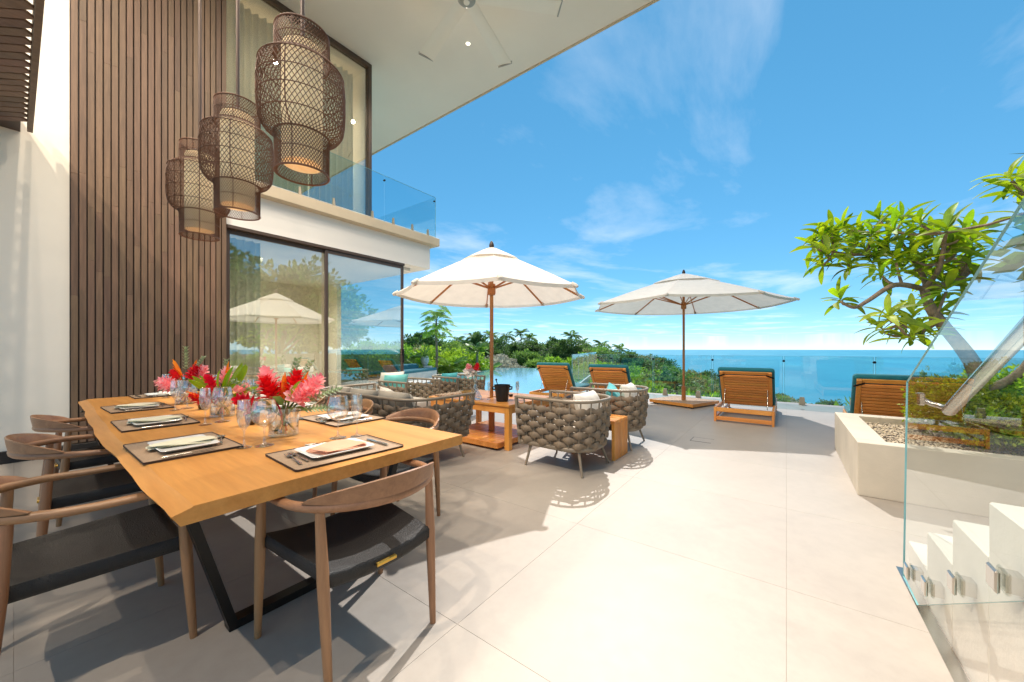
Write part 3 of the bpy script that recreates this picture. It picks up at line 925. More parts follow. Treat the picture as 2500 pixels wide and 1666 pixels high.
# ---- dining chair (faces +y)
def make_dining_chair():
    t = thing('dining_chair', '', 'chair', (0, 0, 0), 0, 'dining chairs round the wooden table')
    def leg(p0, p1, r0, rm, r1):
        p0 = Vector(p0); p1 = Vector(p1)
        pts = [p0.lerp(p1, k / 8) for k in range(9)]
        rad = []
        for k in range(9):
            u = k / 8
            rad.append(r0 + (rm - r0) * min(1, u / .6) if u < .6 else rm + (r1 - rm) * ((u - .6) / .4))
        MB().tube(pts, rad, 12).build('leg', 'chair_wood', t, 50)
    for s in (-1, 1):
        leg((s * .295, .275, 0), (s * .292, .235, .655), .0135, .022, .0165)
        leg((s * .235, -.25, 0), (s * .247, -.205, .66), .0135, .022, .0165)
    # curved arm-and-back rail
    pts = []; rad = []; fl = []
    path = [(-.305, .285), (-.306, .20), (-.306, .10), (-.305, .0)]
    K = 22
    for k in range(K + 1):
        a = math.pi + math.pi * k / K
        path.append((.305 * math.cos(a), -.03 + .305 * math.sin(a)))
    path += [(.305, .0), (.306, .10), (.306, .20), (.305, .285)]
    for (x, y) in path:
        back = max(0, min(1, (-y + .02) / .3))
        pts.append((x, y, .664 + .014 * back))
        w = .019 + .012 * max(0, min(1, (y + .1) / .3)) * (1 if y < .24 else .75)
        rad.append(w); fl.append((.0145 + .006 * back) / w)
    MB().tube(pts, rad, 12, flat=fl, up=(0, 0, 1)).build('arm_rail', 'rail_wood', t, 60)
    # crescent back blade standing on the rail
    m = MB(); n = 26; half = R(66)
    outer = []
    for k in range(n + 1):
        th = -half + 2 * half * k / n
        hgt = .078 * (math.cos(th / half * math.pi / 2) ** .75 if abs(th) < half - 1e-6 else 0) + .002
        sec = []
        for (dz, dr) in ((0, .016), (hgt * .55, .017), (hgt * .95, .016), (hgt, .010), (hgt * .95, .004), (hgt * .55, -.004), (0, -.008)):
            r = .305 + dr + dz * .14
            sec.append((r * math.sin(th), -.03 - r * math.cos(th), .690 + dz))
        outer.append(sec)
    q = len(outer[0])
    m.add([p for s_ in outer for p in s_], [(i * q + j, i * q + (j + 1) % q, (i + 1) * q + (j + 1) % q, (i + 1) * q + j) for i in range(n) for j in range(q)])
    m.build('back_blade', 'rail_wood', t, 40)
    # seat
    def seat(a, b):
        y = .262 - b * .49
        hw = .276 - .052 * b
        x = (a * 2 - 1) * hw
        q_ = (a * 2 - 1) ** 2
        z = .447 - .040 * (1 - q_) * (1 - .35 * (2 * b - 1) ** 2) - .010 * b
        return Vector((x, y, z))
    nu, nv = 16, 14
    topv = [seat(i / nu, j / nv) for j in range(nv + 1) for i in range(nu + 1)]
    m = MB()
    rim = [(i, 0) for i in range(nu)] + [(nu, j) for j in range(nv)] + [(nu - i, nv) for i in range(nu)] + [(0, nv - j) for j in range(nv)]
    fs = [(j * (nu + 1) + i, (j + 1) * (nu + 1) + i, (j + 1) * (nu + 1) + i + 1, j * (nu + 1) + i + 1) for j in range(nv) for i in range(nu)]
    vs = list(topv)
    L = len(rim)
    for (dz, sc) in ((-.010, 1.03), (-.046, 1.035), (-.060, .99)):
        for (i, j) in rim:
            p = topv[j * (nu + 1) + i]; vs.append(Vector((p.x * sc, p.y * sc, p.z + dz)))
    base = len(topv)
    r0 = [j * (nu + 1) + i for i, j in rim]
    rings = [r0] + [[base + a * L + k for k in range(L)] for a in range(3)]
    for a in range(3):
        for k in range(L):
            l = (k + 1) % L
            fs.append((rings[a][k], rings[a][l], rings[a + 1][l], rings[a + 1][k]))
    bt = []
    for j in range(nv + 1):
        for i in range(nu + 1):
            p = topv[j * (nu + 1) + i]; bt.append(len(vs)); vs.append(Vector((p.x * .97, p.y * .97, p.z - .058)))
    fs += [(bt[j * (nu + 1) + i], bt[j * (nu + 1) + i + 1], bt[(j + 1) * (nu + 1) + i + 1], bt[(j + 1) * (nu + 1) + i]) for j in range(nv) for i in range(nu)]
    m.add(vs, fs)
    st = m.build('seat', 'leather', t, 60)
    for s in (-1, 1):
        MB().tube([(s * .264, .255, .424), (s * .214, -.225, .414)], .011, 10).build('seat_rail', 'chair_wood', t, 50)
        MB().tube([(-.290, .246, .424), (-.15, .246, .388), (0, .246, .376), (.15, .246, .388), (.290, .246, .424)] if s > 0 else [(-.24, -.212, .412), (-.12, -.212, .376), (0, -.212, .364), (.12, -.212, .376), (.24, -.212, .412)], .011, 10).build('seat_rail', 'chair_wood', t, 50)
    MB().box(-.045, .045, -.252, -.2375, .380, .394, .002).build('plate', 'brass', st)
    return t
ch = Repeat(make_dining_chair())
ch((.915, 1.555, 0), R(-2), 'dining chair at the near end of the table with its back towards us')
ch((.19, 2.36, 0), R(-90), 'dining chair nearest the left corner of the photo on the left of the table')
ch((.33, 3.42, 0), R(-92), 'middle dining chair of three on the left side of the table')
ch((.43, 4.36, 0), R(-88), 'farthest dining chair on the left side beside the slatted wall')
ch((1.64, 2.32, 0), R(92), 'dining chair on the right side of the table nearest the armchairs')
ch((1.66, 3.22, 0), R(89), 'middle dining chair on the right side between table and sofa')
ch((1.68, 4.14, 0), R(91), 'farthest dining chair on the right side by the glass door')

# ---- place settings
def rounded_rect(w, h, r, n=4):
    pts = []
    for (cx, cy, a0) in ((w - r, h - r, 0), (-w + r, h - r, 90), (-w + r, -h + r, 180), (w - r, -h + r, 270)):
        for k in range(n + 1):
            a = R(a0 + 90 * k / n); pts.append((cx + r * math.cos(a), cy + r * math.sin(a)))
    return pts
def ring_sheet(mb, rings, cap=True):
    n = len(rings[0]); vs = [p for r_ in rings for p in r_]
    fs = [(a * n + k, a * n + (k + 1) % n, (a + 1) * n + (k + 1) % n, (a + 1) * n + k) for a in range(len(rings) - 1) for k in range(n)]
    if cap: fs.append(tuple((len(rings) - 1) * n + k for k in range(n)))
    return mb.add(vs, fs)
mat_m = MB(); pr = rounded_rect(.255, .185, .012)
ring_sheet(mat_m, [[(x, y, 0) for x, y in pr], [(x, y, .003 + .007 * abs(x / .255) ** 6) for x, y in pr], [(x * .97, y * .96, .0035) for x, y in pr], [(x * .5, y * .5, .0032) for x, y in pr]])
mat_me = mat_m.mesh('placemat', 'wicker_placemat', 30)
matb = MB(); ring_sheet(matb, [[(x * 1.004, y * 1.006, .0012) for x, y in pr], [(x * 1.004, y * 1.006, .0042 + .007 * abs(x / .255) ** 6) for x, y in pr], [(x * .975, y * .968, .0042) for x, y in pr]], False)
matb_me = matb.mesh('binding', 'placemat_edge', 30)
plm = MB(); pp = rounded_rect(.15, .115, .018)
ring_sheet(plm, [[(x * .72, y * .72, 0) for x, y in pp], [(x * .97, y * .97, .014) for x, y in pp], [(x, y, .017) for x, y in pp], [(x * .985, y * .98, .019) for x, y in pp], [(x * .78, y * .76, .009) for x, y in pp], [(x * .4, y * .4, .0085) for x, y in pp]])
plate_me = plm.mesh('plate', 'white_ceramic', 40)
def napkin_mesh(mat, wide):
    m = MB(); hw, hh = (.115, .085) if wide else (.135, .05)
    for lay in range(3):
        z0 = .006 * lay
        sx = 1 - .03 * lay
        def fn(a, b, z0=z0, sx=sx, lay=lay):
            x = (a * 2 - 1) * hw * sx + .004 * math.sin(b * 7 + lay)
            y = (b * 2 - 1) * hh * sx + .004 * math.sin(a * 6 + lay * 2)
            e = max(abs(a * 2 - 1), abs(b * 2 - 1))
            return (x, y, z0 + .0055 * (1 - e ** 10) + .004 * math.sin(a * 5 + lay) * math.sin(b * 4 + 1) + .003)
        m.grid(fn, 14, 10)
    return m.mesh('napkin', mat, 179)
nap_c = napkin_mesh('napkin_cream', False); nap_p = napkin_mesh('napkin_peach', True); nap_w = napkin_mesh('napkin_white', False)
def cutlery(kind):
    m = MB()
    if kind == 'knife':
        m.tube([(0, -.105, .004), (0, -.09, .005), (0, -.02, .005), (0, 0, .004)], [.004, .008, .007, .005], 8, flat=.5, up=(0, 0, 1))
        m.add([(-.008, 0, .003), (.006, 0, .003), (.009, .06, .0035), (.003, .105, .003), (-.008, .09, .003), (-.008, 0, .0055), (.006, 0, .005), (.009, .06, .0045), (.003, .105, .004), (-.008, .09, .0055)],
              [(4, 3, 2, 1, 0), (5, 6, 7, 8, 9), (0, 1, 6, 5), (1, 2, 7, 6), (2, 3, 8, 7), (3, 4, 9, 8), (4, 0, 5, 9)])
    else:
        m.tube([(0, -.10, .004), (0, -.08, .0055), (0, -.02, .006), (0, .025, .011), (0, .045, .007)], [.006, .0065, .004, .003, .006], 8, flat=.45, up=(0, 0, 1))
        if kind == 'fork':
            m.tube([(0, .042, .0075), (0, .055, .005), (0, .066, .0045)], [.006, .0125, .013], 8, flat=.16, up=(0, 0, 1))
            for k in range(4):
                x = -.0105 + k * .007
                m.tube([(x, .064, .0045), (x, .085, .004), (x, .108, .008)], [.0021, .0019, .001], 5)
        else:
            m.grid(lambda a, b: (.02 * math.cos(a * 6.2832) * b, .075 + .031 * math.sin(a * 6.2832) * b, .004 + .007 * b * b), 16, 4)
            m.grid(lambda a, b: (.0205 * math.cos(-a * 6.2832) * b, .075 + .0315 * math.sin(-a * 6.2832) * b, .003 + .007 * b * b), 16, 4)
    return m.mesh(kind, 'steel', 50)
knife_me, fork_me, spoon_me = cutlery('knife'), cutlery('fork'), cutlery('spoon')
rs = random.Random(21)
def setting(x, y, rz, where, nap, forks=True):
    M = Matrix.Translation((x, y, TZ + .0006)) @ Matrix.Rotation(rz, 4, 'Z')
    def put(name, me, lx, ly, lz, la, label, cat, grp):
        o = bpy.data.objects.new(name, me); COL.objects.link(o)
        o.matrix_world = M @ Matrix.Translation((lx, ly, lz)) @ Matrix.Rotation(la, 4, 'Z')
        return tag(o, label + ' ' + where, cat, grp)
    o = put('placemat', mat_me, 0, 0, 0, 0, 'brown woven placemat with dark binding', 'placemat', 'placemats on the dining table')
    b = link_mesh('binding', matb_me, o)
    put('plate', plate_me, rs.uniform(-.01, .01), rs.uniform(-.008, .008), .0045, rs.uniform(-.05, .05), 'white rectangular plate', 'plate', 'plates on the dining table')
    nl = {'c': 'folded cream napkin', 'p': 'folded peach napkin', 'w': 'folded off white napkin'}[nap]
    put('napkin', {'c': nap_c, 'p': nap_p, 'w': nap_w}[nap], 0, 0, .0145, (R(84) if nap != 'p' else R(8)) + rs.uniform(-.12, .12), nl, 'napkin', 'napkins on the plates')
    put('knife', knife_me, .205, rs.uniform(-.02, .01), .0055, rs.uniform(-.06, .06), 'steel knife', 'knife', 'knives on the dining table')
    put('fork', fork_me, -.20, rs.uniform(-.01, .01), .0055, rs.uniform(-.08, .08), 'outer steel fork', 'fork', 'forks on the dining table')
    put('fork', fork_me, -.172, .012, .0055, rs.uniform(-.15, .05), 'inner steel fork', 'fork', 'forks on the dining table')
    put('spoon', spoon_me, .02, .152, .0055, R(78) + rs.uniform(-.1, .1), 'steel dessert spoon', 'spoon', 'spoons on the dining table')
seats = [(.52, 2.49, R(-90), 'at the left side place nearest us', 'c'), (.575, 3.45, R(-91), 'at the left side middle place', 'c'),
         (.63, 4.45, R(-89), 'at the left side far place', 'c'), (.95, 1.775, R(-3), 'at the near end of the table', 'p'),
         (1.415, 2.57, R(91), 'at the right side place nearest us', 'w'), (1.42, 3.42, R(90), 'at the right side middle place', 'w'),
         (1.43, 4.35, R(89), 'at the right side far place', 'w'), (.98, 5.43, R(180), 'at the far end of the table', 'w')]
for s_ in seats: setting(*s_)

# ---- glasses
def lathe_glass(profile, name):
    m = MB(); m.lathe(profile, 28)
    return m.mesh(name, 'table_glass', 40)
balloon = lathe_glass([(.0, .0005), (.038, .0006), (.040, .002), (.03, .005), (.012, .011), (.0055, .02), (.0042, .05), (.0042, .082), (.008, .094), (.03, .106), (.048, .128), (.0555, .155), (.054, .185), (.048, .212), (.0445, .228), (.0435, .2275), (.047, .211), (.0528, .184), (.054, .155), (.0465, .13), (.029, .109), (.0, .099)], 'wine_glass')
flute = lathe_glass([(.0, .0005), (.033, .0006), (.035, .002), (.025, .005), (.01, .011), (.005, .02), (.004, .05), (.004, .082), (.007, .092), (.02, .108), (.029, .135), (.0325, .17), (.031, .205), (.027, .242), (.0262, .2415), (.030, .205), (.0313, .17), (.0278, .136), (.019, .111), (.0, .097)], 'wine_glass')
slim = lathe_glass([(.0, .0005), (.028, .0006), (.03, .002), (.012, .008), (.004, .015), (.0035, .09), (.006, .10), (.017, .13), (.021, .18), (.019, .235), (.0182, .235), (.02, .18), (.016, .132), (.0, .106)], 'champagne_flute')
RIMS = {}
LIP = {'wine_glass': (.044, .2285), 'flute': (.0266, .2425), 'champagne_flute': (.0186, .2355)}
def glass(me, x, y, z, label, name='wine_glass'):
    o = bpy.data.objects.new(name, me); COL.objects.link(o); o.location = (x, y, z)
    # bright ground lip
    r_l, z_l = LIP[me.name.split('.')[0] if me is not flute else 'flute']
    if me.name not in RIMS:
        RIMS[me.name] = MB().tube([(r_l * math.cos(2 * math.pi * k / 28), r_l * math.sin(2 * math.pi * k / 28), z_l) for k in range(28)], .0011, 5, closed=True).mesh('lip', 'glass_rim', 60)
    link_mesh('lip', RIMS[me.name], o)
    return tag(o, label, 'glass', 'stemware')
for (fx, fy, bx, by_, w_) in ((.70, 2.22, .777, 2.181, 'left side place nearest us'), (.757, 3.095, .86, 3.13, 'left side middle place'), (.79, 4.03, .875, 4.07, 'left side far place'),
                      (1.177, 1.985, 1.092, 2.035, 'near end of the table'), (1.215, 2.78, 1.19, 2.88, 'right side place nearest us'), (1.215, 3.70, 1.20, 3.80, 'right side middle place'),
                      (.93, 5.12, 1.03, 5.16, 'far end of the table'), (1.2, 4.62, 1.19, 4.72, 'right side far place')):
    glass(flute, fx, fy, TZ + .0007, 'tall narrow wine glass by the ' + w_)
    glass(balloon, bx, by_, TZ + .0007, 'round balloon wine glass by the ' + w_).scale = (1.08, 1.08, 1.04)

# ---- vases and bouquets
vase_me = MB().lathe([(.0, .001), (.074, .001), (.078, .005), (.0785, .16), (.0745, .161), (.074, .02), (.0, .016)], 36).mesh('vase', 'table_glass', 40)
def petal(L, w, curl, n=4):
    """petal along +z, cupped, bending towards +x"""
    m = MB()
    def fn(a, b):
        ww = w * math.sin(math.pi * min(1, (b * .80 + .16))) ** .7
        if b >= 1: ww = w * .12
        x = curl * b * b * L - .35 * ww * (abs(a * 2 - 1) ** 2 - .3)
        return (x, (a * 2 - 1) * ww, b * L * (1 - .12 * curl * b))
    m.grid(fn, 4, n); return m
def ginger(mat_name, seed, H=.13, Rr=.042, npet=32):
    r_ = random.Random(seed); m = MB()
    m.lathe([(0, -.012), (.014, -.01), (.022, H * .3), (.018, H * .7), (0, H * .95)], 8)
    for k in range(npet):
        t = k / npet; a = k * 2.39996
        z = -.012 + t * H * .88
        rr = .010 + .014 * math.sin(math.pi * min(1, t + .15))
        tilt = R(58 - 50 * t + r_.uniform(-7, 7))
        p = petal((.056 - .022 * t) * Rr / .042 * r_.uniform(.9, 1.1), .025 * (1 - .4 * t), .34, 5)
        M = Matrix.Rotation(a, 4, 'Z') @ Matrix.Translation((rr, 0, z)) @ Matrix.Rotation(tilt, 4, 'Y')
        p.xf(M); m.add(p.v, p.f)
    return m.mesh('ginger_flower', mat_name, 60)
g_red = ginger('petal_red', 1); g_red2 = ginger('petal_red', 2, .14, .046, 36); g_pink = ginger('petal_pink', 3, .13, .044, 36); g_pink2 = ginger('petal_pink', 4, .10, .048, 28)
def spike_mesh():
    m = MB()
    for k in range(4):
        p = petal(.15 - .02 * k, .014, .06 + .05 * k, 6)
        p.xf(Matrix.Rotation(k * .5 - .6, 4, 'Z') @ Matrix.Rotation(R(4 * k - 4), 4, 'Y')); m.add(p.v, p.f)
    return m.mesh('bird_of_paradise', 'petal_orange', 60)
spike = spike_mesh()
blade_me = petal(.21, .023, .22, 8).mesh('leaf', 'ti_leaf', 60)
blade2_me = petal(.17, .026, .5, 8).mesh('leaf', 'leaf_dark', 60)
def eucalyptus_mesh():
    m = MB(); m.tube([(0, 0, 0), (.01, 0, .12), (.03, .005, .24)], [.002, .0016, .001], 5)
    for k in range(15):
        t = .2 + .8 * k / 15
        c = Vector((.03 * t * t, 0, .24 * t))
        for s in (-1, 1):
            d_ = Matrix.Rotation(k * 1.57, 4, 'Z') @ Vector((0, s, .4))
            p = petal(.030, .011, .2, 3)
            p.xf(Matrix.Translation(c) @ d_.to_track_quat('Z', 'X').to_matrix().to_4x4()); m.add(p.v, p.f)
    return m.mesh('eucalyptus', 'eucalyptus', 60)
euc = eucalyptus_mesh()
def bouquet(x, y, seed, label, spec):
    b = thing('bouquet', label, 'flowers', (x, y, TZ + .018), 0, 'tropical bouquets in glass vases')
    r_ = random.Random(seed); b.scale = (.9, .9, .96)
    for (me, nm, lx, ly, lz, tilt, az, sc) in spec:
        q = Matrix.Rotation(R(az), 4, 'Z') @ Matrix.Rotation(R(tilt), 4, 'Y')
        M = Matrix.Translation((lx, ly, lz)) @ q @ Matrix.Rotation(r_.uniform(0, 6.28) if nm == 'ginger_flower' else (R(90) + r_.uniform(-.5, .5) if me is blade_me else 0), 4, 'Z') @ Matrix.Scale(sc, 4)
        o = link_mesh(nm, me, b, M)
        if nm in ('ginger_flower', 'bird_of_paradise'):
            foot = Vector((-lx * .35 + r_.uniform(-.02, .02), -ly * .35 + r_.uniform(-.02, .02), .004))
            top_ = Vector((lx, ly, lz))
            mid = Vector((lx * .35, ly * .35, .14))
            MB().tube([foot, mid, top_], [.006, .0055, .005], 7).build('stem', 'stem_green' if nm != 'ginger_flower' or r_.random() < .5 else 'petal_red', b, 60)
    return b
def az_spec(lst):
    # (mesh, name, radius, azimuth, height, tilt, scale)
    out = []
    for me, nm, rad, az, z, tilt, sc in lst:
        out.append((me, nm, rad * math.cos(R(az)), rad * math.sin(R(az)), z, tilt, az, sc))
    return out
# azimuth: -53 points to the right in the photo, 127 to the left, 37 away, 217 towards us
B1 = az_spec([(g_red, 'ginger_flower', .17, 140, .16, 62, 1.05), (g_red2, 'ginger_flower', .06, 160, .22, 22, 1.05), (g_red, 'ginger_flower', .05, -30, .25, 14, 1.1),
    (g_pink, 'ginger_flower', .09, 120, .27, 24, 1.1), (g_pink2, 'ginger_flower', .11, -75, .20, 40, 1.1), (g_pink, 'ginger_flower', .15, -50, .24, 42, 1.1),
    (g_red, 'ginger_flower', .10, 60, .22, 35, 1.0), (spike, 'bird_of_paradise', .02, 230, .20, -12, 1.15), (spike, 'bird_of_paradise', .10, -40, .26, 24, .8),
    (blade2_me, 'leaf', .08, 200, .15, 70, .9), (blade2_me, 'leaf', .07, -80, .14, 62, .9), (blade2_me, 'leaf', .09, 130, .16, 50, 1.0), (blade2_me, 'leaf', .06, 60, .18, 40, 1.1),
    (blade2_me, 'leaf', .05, 230, .17, 40, 1.0), (blade2_me, 'leaf', .07, -20, .18, 48, 1.1), (blade_me, 'leaf', .05, 100, .20, 30, .9), (blade_me, 'leaf', .06, -95, .18, 40, .9), (euc, 'eucalyptus', .06, 40, .20, 18, 1.15), (euc, 'eucalyptus', .08, 10, .22, 22, 1.0), (euc, 'eucalyptus', .12, -52, .17, 62, 1.1), (euc, 'eucalyptus', .10, -62, .13, 78, 1.0), (euc, 'eucalyptus', .10, 150, .20, 48, .9)])
fan_l = [(blade_me, 'leaf', .05, -53 + a, .17, 18 + abs(a) * .4, 1.15) for a in (-70, -45, -25, -8, 10, 28, 45)] + [(blade_me, 'leaf', .06, 127 + a, .16, 42 + abs(a) * .3, .95) for a in (-40, -15, 12, 36)]
B2 = az_spec(fan_l + [(blade_me, 'leaf', .08, -60, .12, 60, 1.0), (blade_me, 'leaf', .08, -45, .13, 66, .9), (blade_me, 'leaf', .07, -90, .13, 48, .9), (g_red, 'ginger_flower', .08, 215, .13, 40, .95), (g_red, 'ginger_flower', .12, 165, .11, 60, .85), (g_pink, 'ginger_flower', .03, 40, .24, 10, 1.0),
    (g_pink2, 'ginger_flower', .13, -50, .16, 55, 1.0), (g_red2, 'ginger_flower', .09, 120, .2, 30, .9), (spike, 'bird_of_paradise', .02, -20, .24, 8, 1.15), (spike, 'bird_of_paradise', .10, 170, .12, 62, 1.0), (euc, 'eucalyptus', .04, 60, .22, 10, .9)])
B3 = az_spec([(g_red2, 'ginger_flower', .07, -60, .22, 25, 1.1), (g_pink2, 'ginger_flower', .14, 150, .16, 60, 1.15), (g_pink, 'ginger_flower', .12, 200, .15, 50, 1.0), (g_red, 'ginger_flower', .13, 110, .22, 45, .9),
    (spike, 'bird_of_paradise', .05, 130, .25, 28, 1.2), (spike, 'bird_of_paradise', .05, -50, .26, 20, 1.0), (g_pink, 'ginger_flower', .12, -50, .24, 35, 1.0), (blade2_me, 'leaf', .08, 170, .18, 55, 1.0), (blade2_me, 'leaf', .08, -70, .15, 60, 1.0),
    (euc, 'eucalyptus', .05, 80, .26, 12, 1.2), (euc, 'eucalyptus', .08, -60, .26, 28, .9)])
for (x, y, sp, sd, w_, vl) in ((.945, 2.37, B1, 1, 'red and pink ginger bouquet with eucalyptus nearest us on the table', 'glass cylinder vase nearest us on the dining table'),
                               (.935, 3.40, B2, 2, 'bouquet with a fan of bright green leaves in the middle of the table', 'glass cylinder vase in the middle of the dining table'),
                               (.95, 4.45, B3, 3, 'red and orange bouquet farthest along the table by the slatted wall', 'glass cylinder vase at the far end of the dining table')):
    o = bpy.data.objects.new('vase', vase_me); COL.objects.link(o); o.location = (x, y, TZ + .0007)
    tag(o, vl, 'vase', 'glass vases on the dining table')
    wv = MB().lathe([(.0, .017), (.0735, .017), (.0735, .075), (.0, .075)], 28).build('water', 'table_glass', o, 40)
    bouquet(x, y, sd, w_, sp)
for (x, y, lb_) in ((.955, 2.88, 'bronze candle cup between the nearest and middle bouquets'), (.95, 3.92, 'bronze candle cup between the middle and far bouquets')):
    o = MB().lathe([(0, .001), (.03, .001), (.038, .01), (.045, .10), (.042, .10), (.036, .02), (0, .016)], 24).build('candle_cup', 'candle_cup', None, 40)
    o.location = (x, y, TZ); tag(o, lb_, 'cup', 'candle cups')

# ---- pendant lamps
def make_pendant():
    t = thing('pendant_lamp', '', 'lamp', (0, 0, 0), 0, 'wicker pendant lamps over the dining table')
    MB().tube([(0, 0, .70), (0, 0, 7.53 - 2.19)], .011, 10).build('rod', 'bronze', t, 60)
    MB().lathe([(0, 5.31), (.06, 5.31), (.06, 5.34)], 20).build('ceiling_rose', 'bronze', t, 40)
    MB().lathe([(.0, .745), (.085, .745), (.088, .76), (.03, .80), (0, .80)], 24).build('cap', 'dark_cap', t, 40)
    sh = MB(); sh.lathe([(.098, .055), (.102, .06), (.102, .735), (.098, .745)], 40); sh.lathe([(.0975, .745), (.0975, .055)], 40)
    sh.build('inner_shade', 'lamp_fabric', t, 50)
    prof = [(.132, .83), (.136, .80), (.136, .70), (.138, .66), (.160, .645), (.188, .63), (.207, .60), (.215, .56), (.218, .50), (.218, .40), (.215, .33), (.207, .28), (.188, .245), (.160, .225), (.14, .215), (.135, .19), (.134, .10), (.134, .03), (.134, .0)]
    # resample
    P = [Vector((a, b)) for a, b in prof]; S = [0]
    for i in range(1, len(P)): S.append(S[-1] + (P[i] - P[i - 1]).length)
    def at(s):
        for i in range(1, len(P)):
            if s <= S[i] + 1e-9:
                u = (s - S[i - 1]) / (S[i] - S[i - 1]); return P[i - 1].lerp(P[i], u)
        return P[-1]
    cage = MB(); NS_ = 44; NSTR = 54
    for fam in (1, -1):
        for k in range(NSTR):
            th0 = 2 * math.pi * k / NSTR
            pts = []
            th = th0
            for i in range(NS_ + 1):
                q = at(S[-1] * i / NS_)
                if i: th += fam * (S[-1] / NS_) / max(q.x, .10) * .62
                r = q.x + .0012 * fam
                pts.append((r * math.cos(th), r * math.sin(th), q.y))
            cage.tube(pts, .0022, 3, caps=False)
    o = cage.build('cage', 'wicker', t, 179); o['kind'] = 'stuff'
    for (r, z, w_) in ((.134, .83, .005), (.137, .668, .004), (.212, .60, .003), (.219, .50, .0027), (.219, .40, .0027), (.210, .29, .003), (.14, .215, .005), (.135, .11, .0027), (.136, .75, .0027), (.135, .0, .0055)):
        MB().tube([(r * math.cos(2 * math.pi * k / 40), r * math.sin(2 * math.pi * k / 40), z) for k in range(40)], w_, 6, closed=True).build('hoop', 'wicker', t, 60)
    for k in range(4):
        a = R(45 + 90 * k)
        MB().tube([(p.x * math.cos(a), p.x * math.sin(a), p.y) for p in (at(S[-1] * i / 30) for i in range(31))], .0032, 5).build('upright', 'wicker', t, 60)
    for ch_ in t.children:
        if ch_.name.split('.')[0] in ('cage', 'hoop', 'upright', 'inner_shade', 'cap'): ch_.scale = (.96, .96, .91)
    return t
pend = Repeat(make_pendant())
pend((.93, 2.10, 2.19), 0, 'large wicker pendant lamp nearest us, highest of the three')
pend((.93, 3.07, 2.19), R(17), 'middle wicker pendant lamp of the three')
pend((.93, 3.95, 2.19), R(31), 'farthest wicker pendant lamp in front of the timber slats')
# ================================================================== LOUNGE
def pillow_mesh(w, h, t, mat, name='cushion', n=12, pinch=.12):
    m = MB()
    for s in (1, -1):
        def fn(a, b, s=s):
            x = a * 2 - 1; y = b * 2 - 1
            if s < 0: x = -x
            e = (1 - x ** 4) * (1 - y ** 4)
            k = 1 - pinch * (x * x * y * y)
            px = x * w / 2 * (1 - .05 * (1 - y * y) * 0 - pinch * .5 * (1 - abs(y)) * abs(x) ** 6 * 0) * (1 - .06 * (1 - y ** 2) * abs(x) ** 3)
            py = y * h / 2 * (1 - .06 * (1 - x ** 2) * abs(y) ** 3)
            return (px, py, s * t / 2 * max(0, e) ** .5 + .004 * math.sin(x * 9 + y * 4) * max(0, e))
        m.grid(fn, n, n)
    return m.mesh(name, mat, 179)

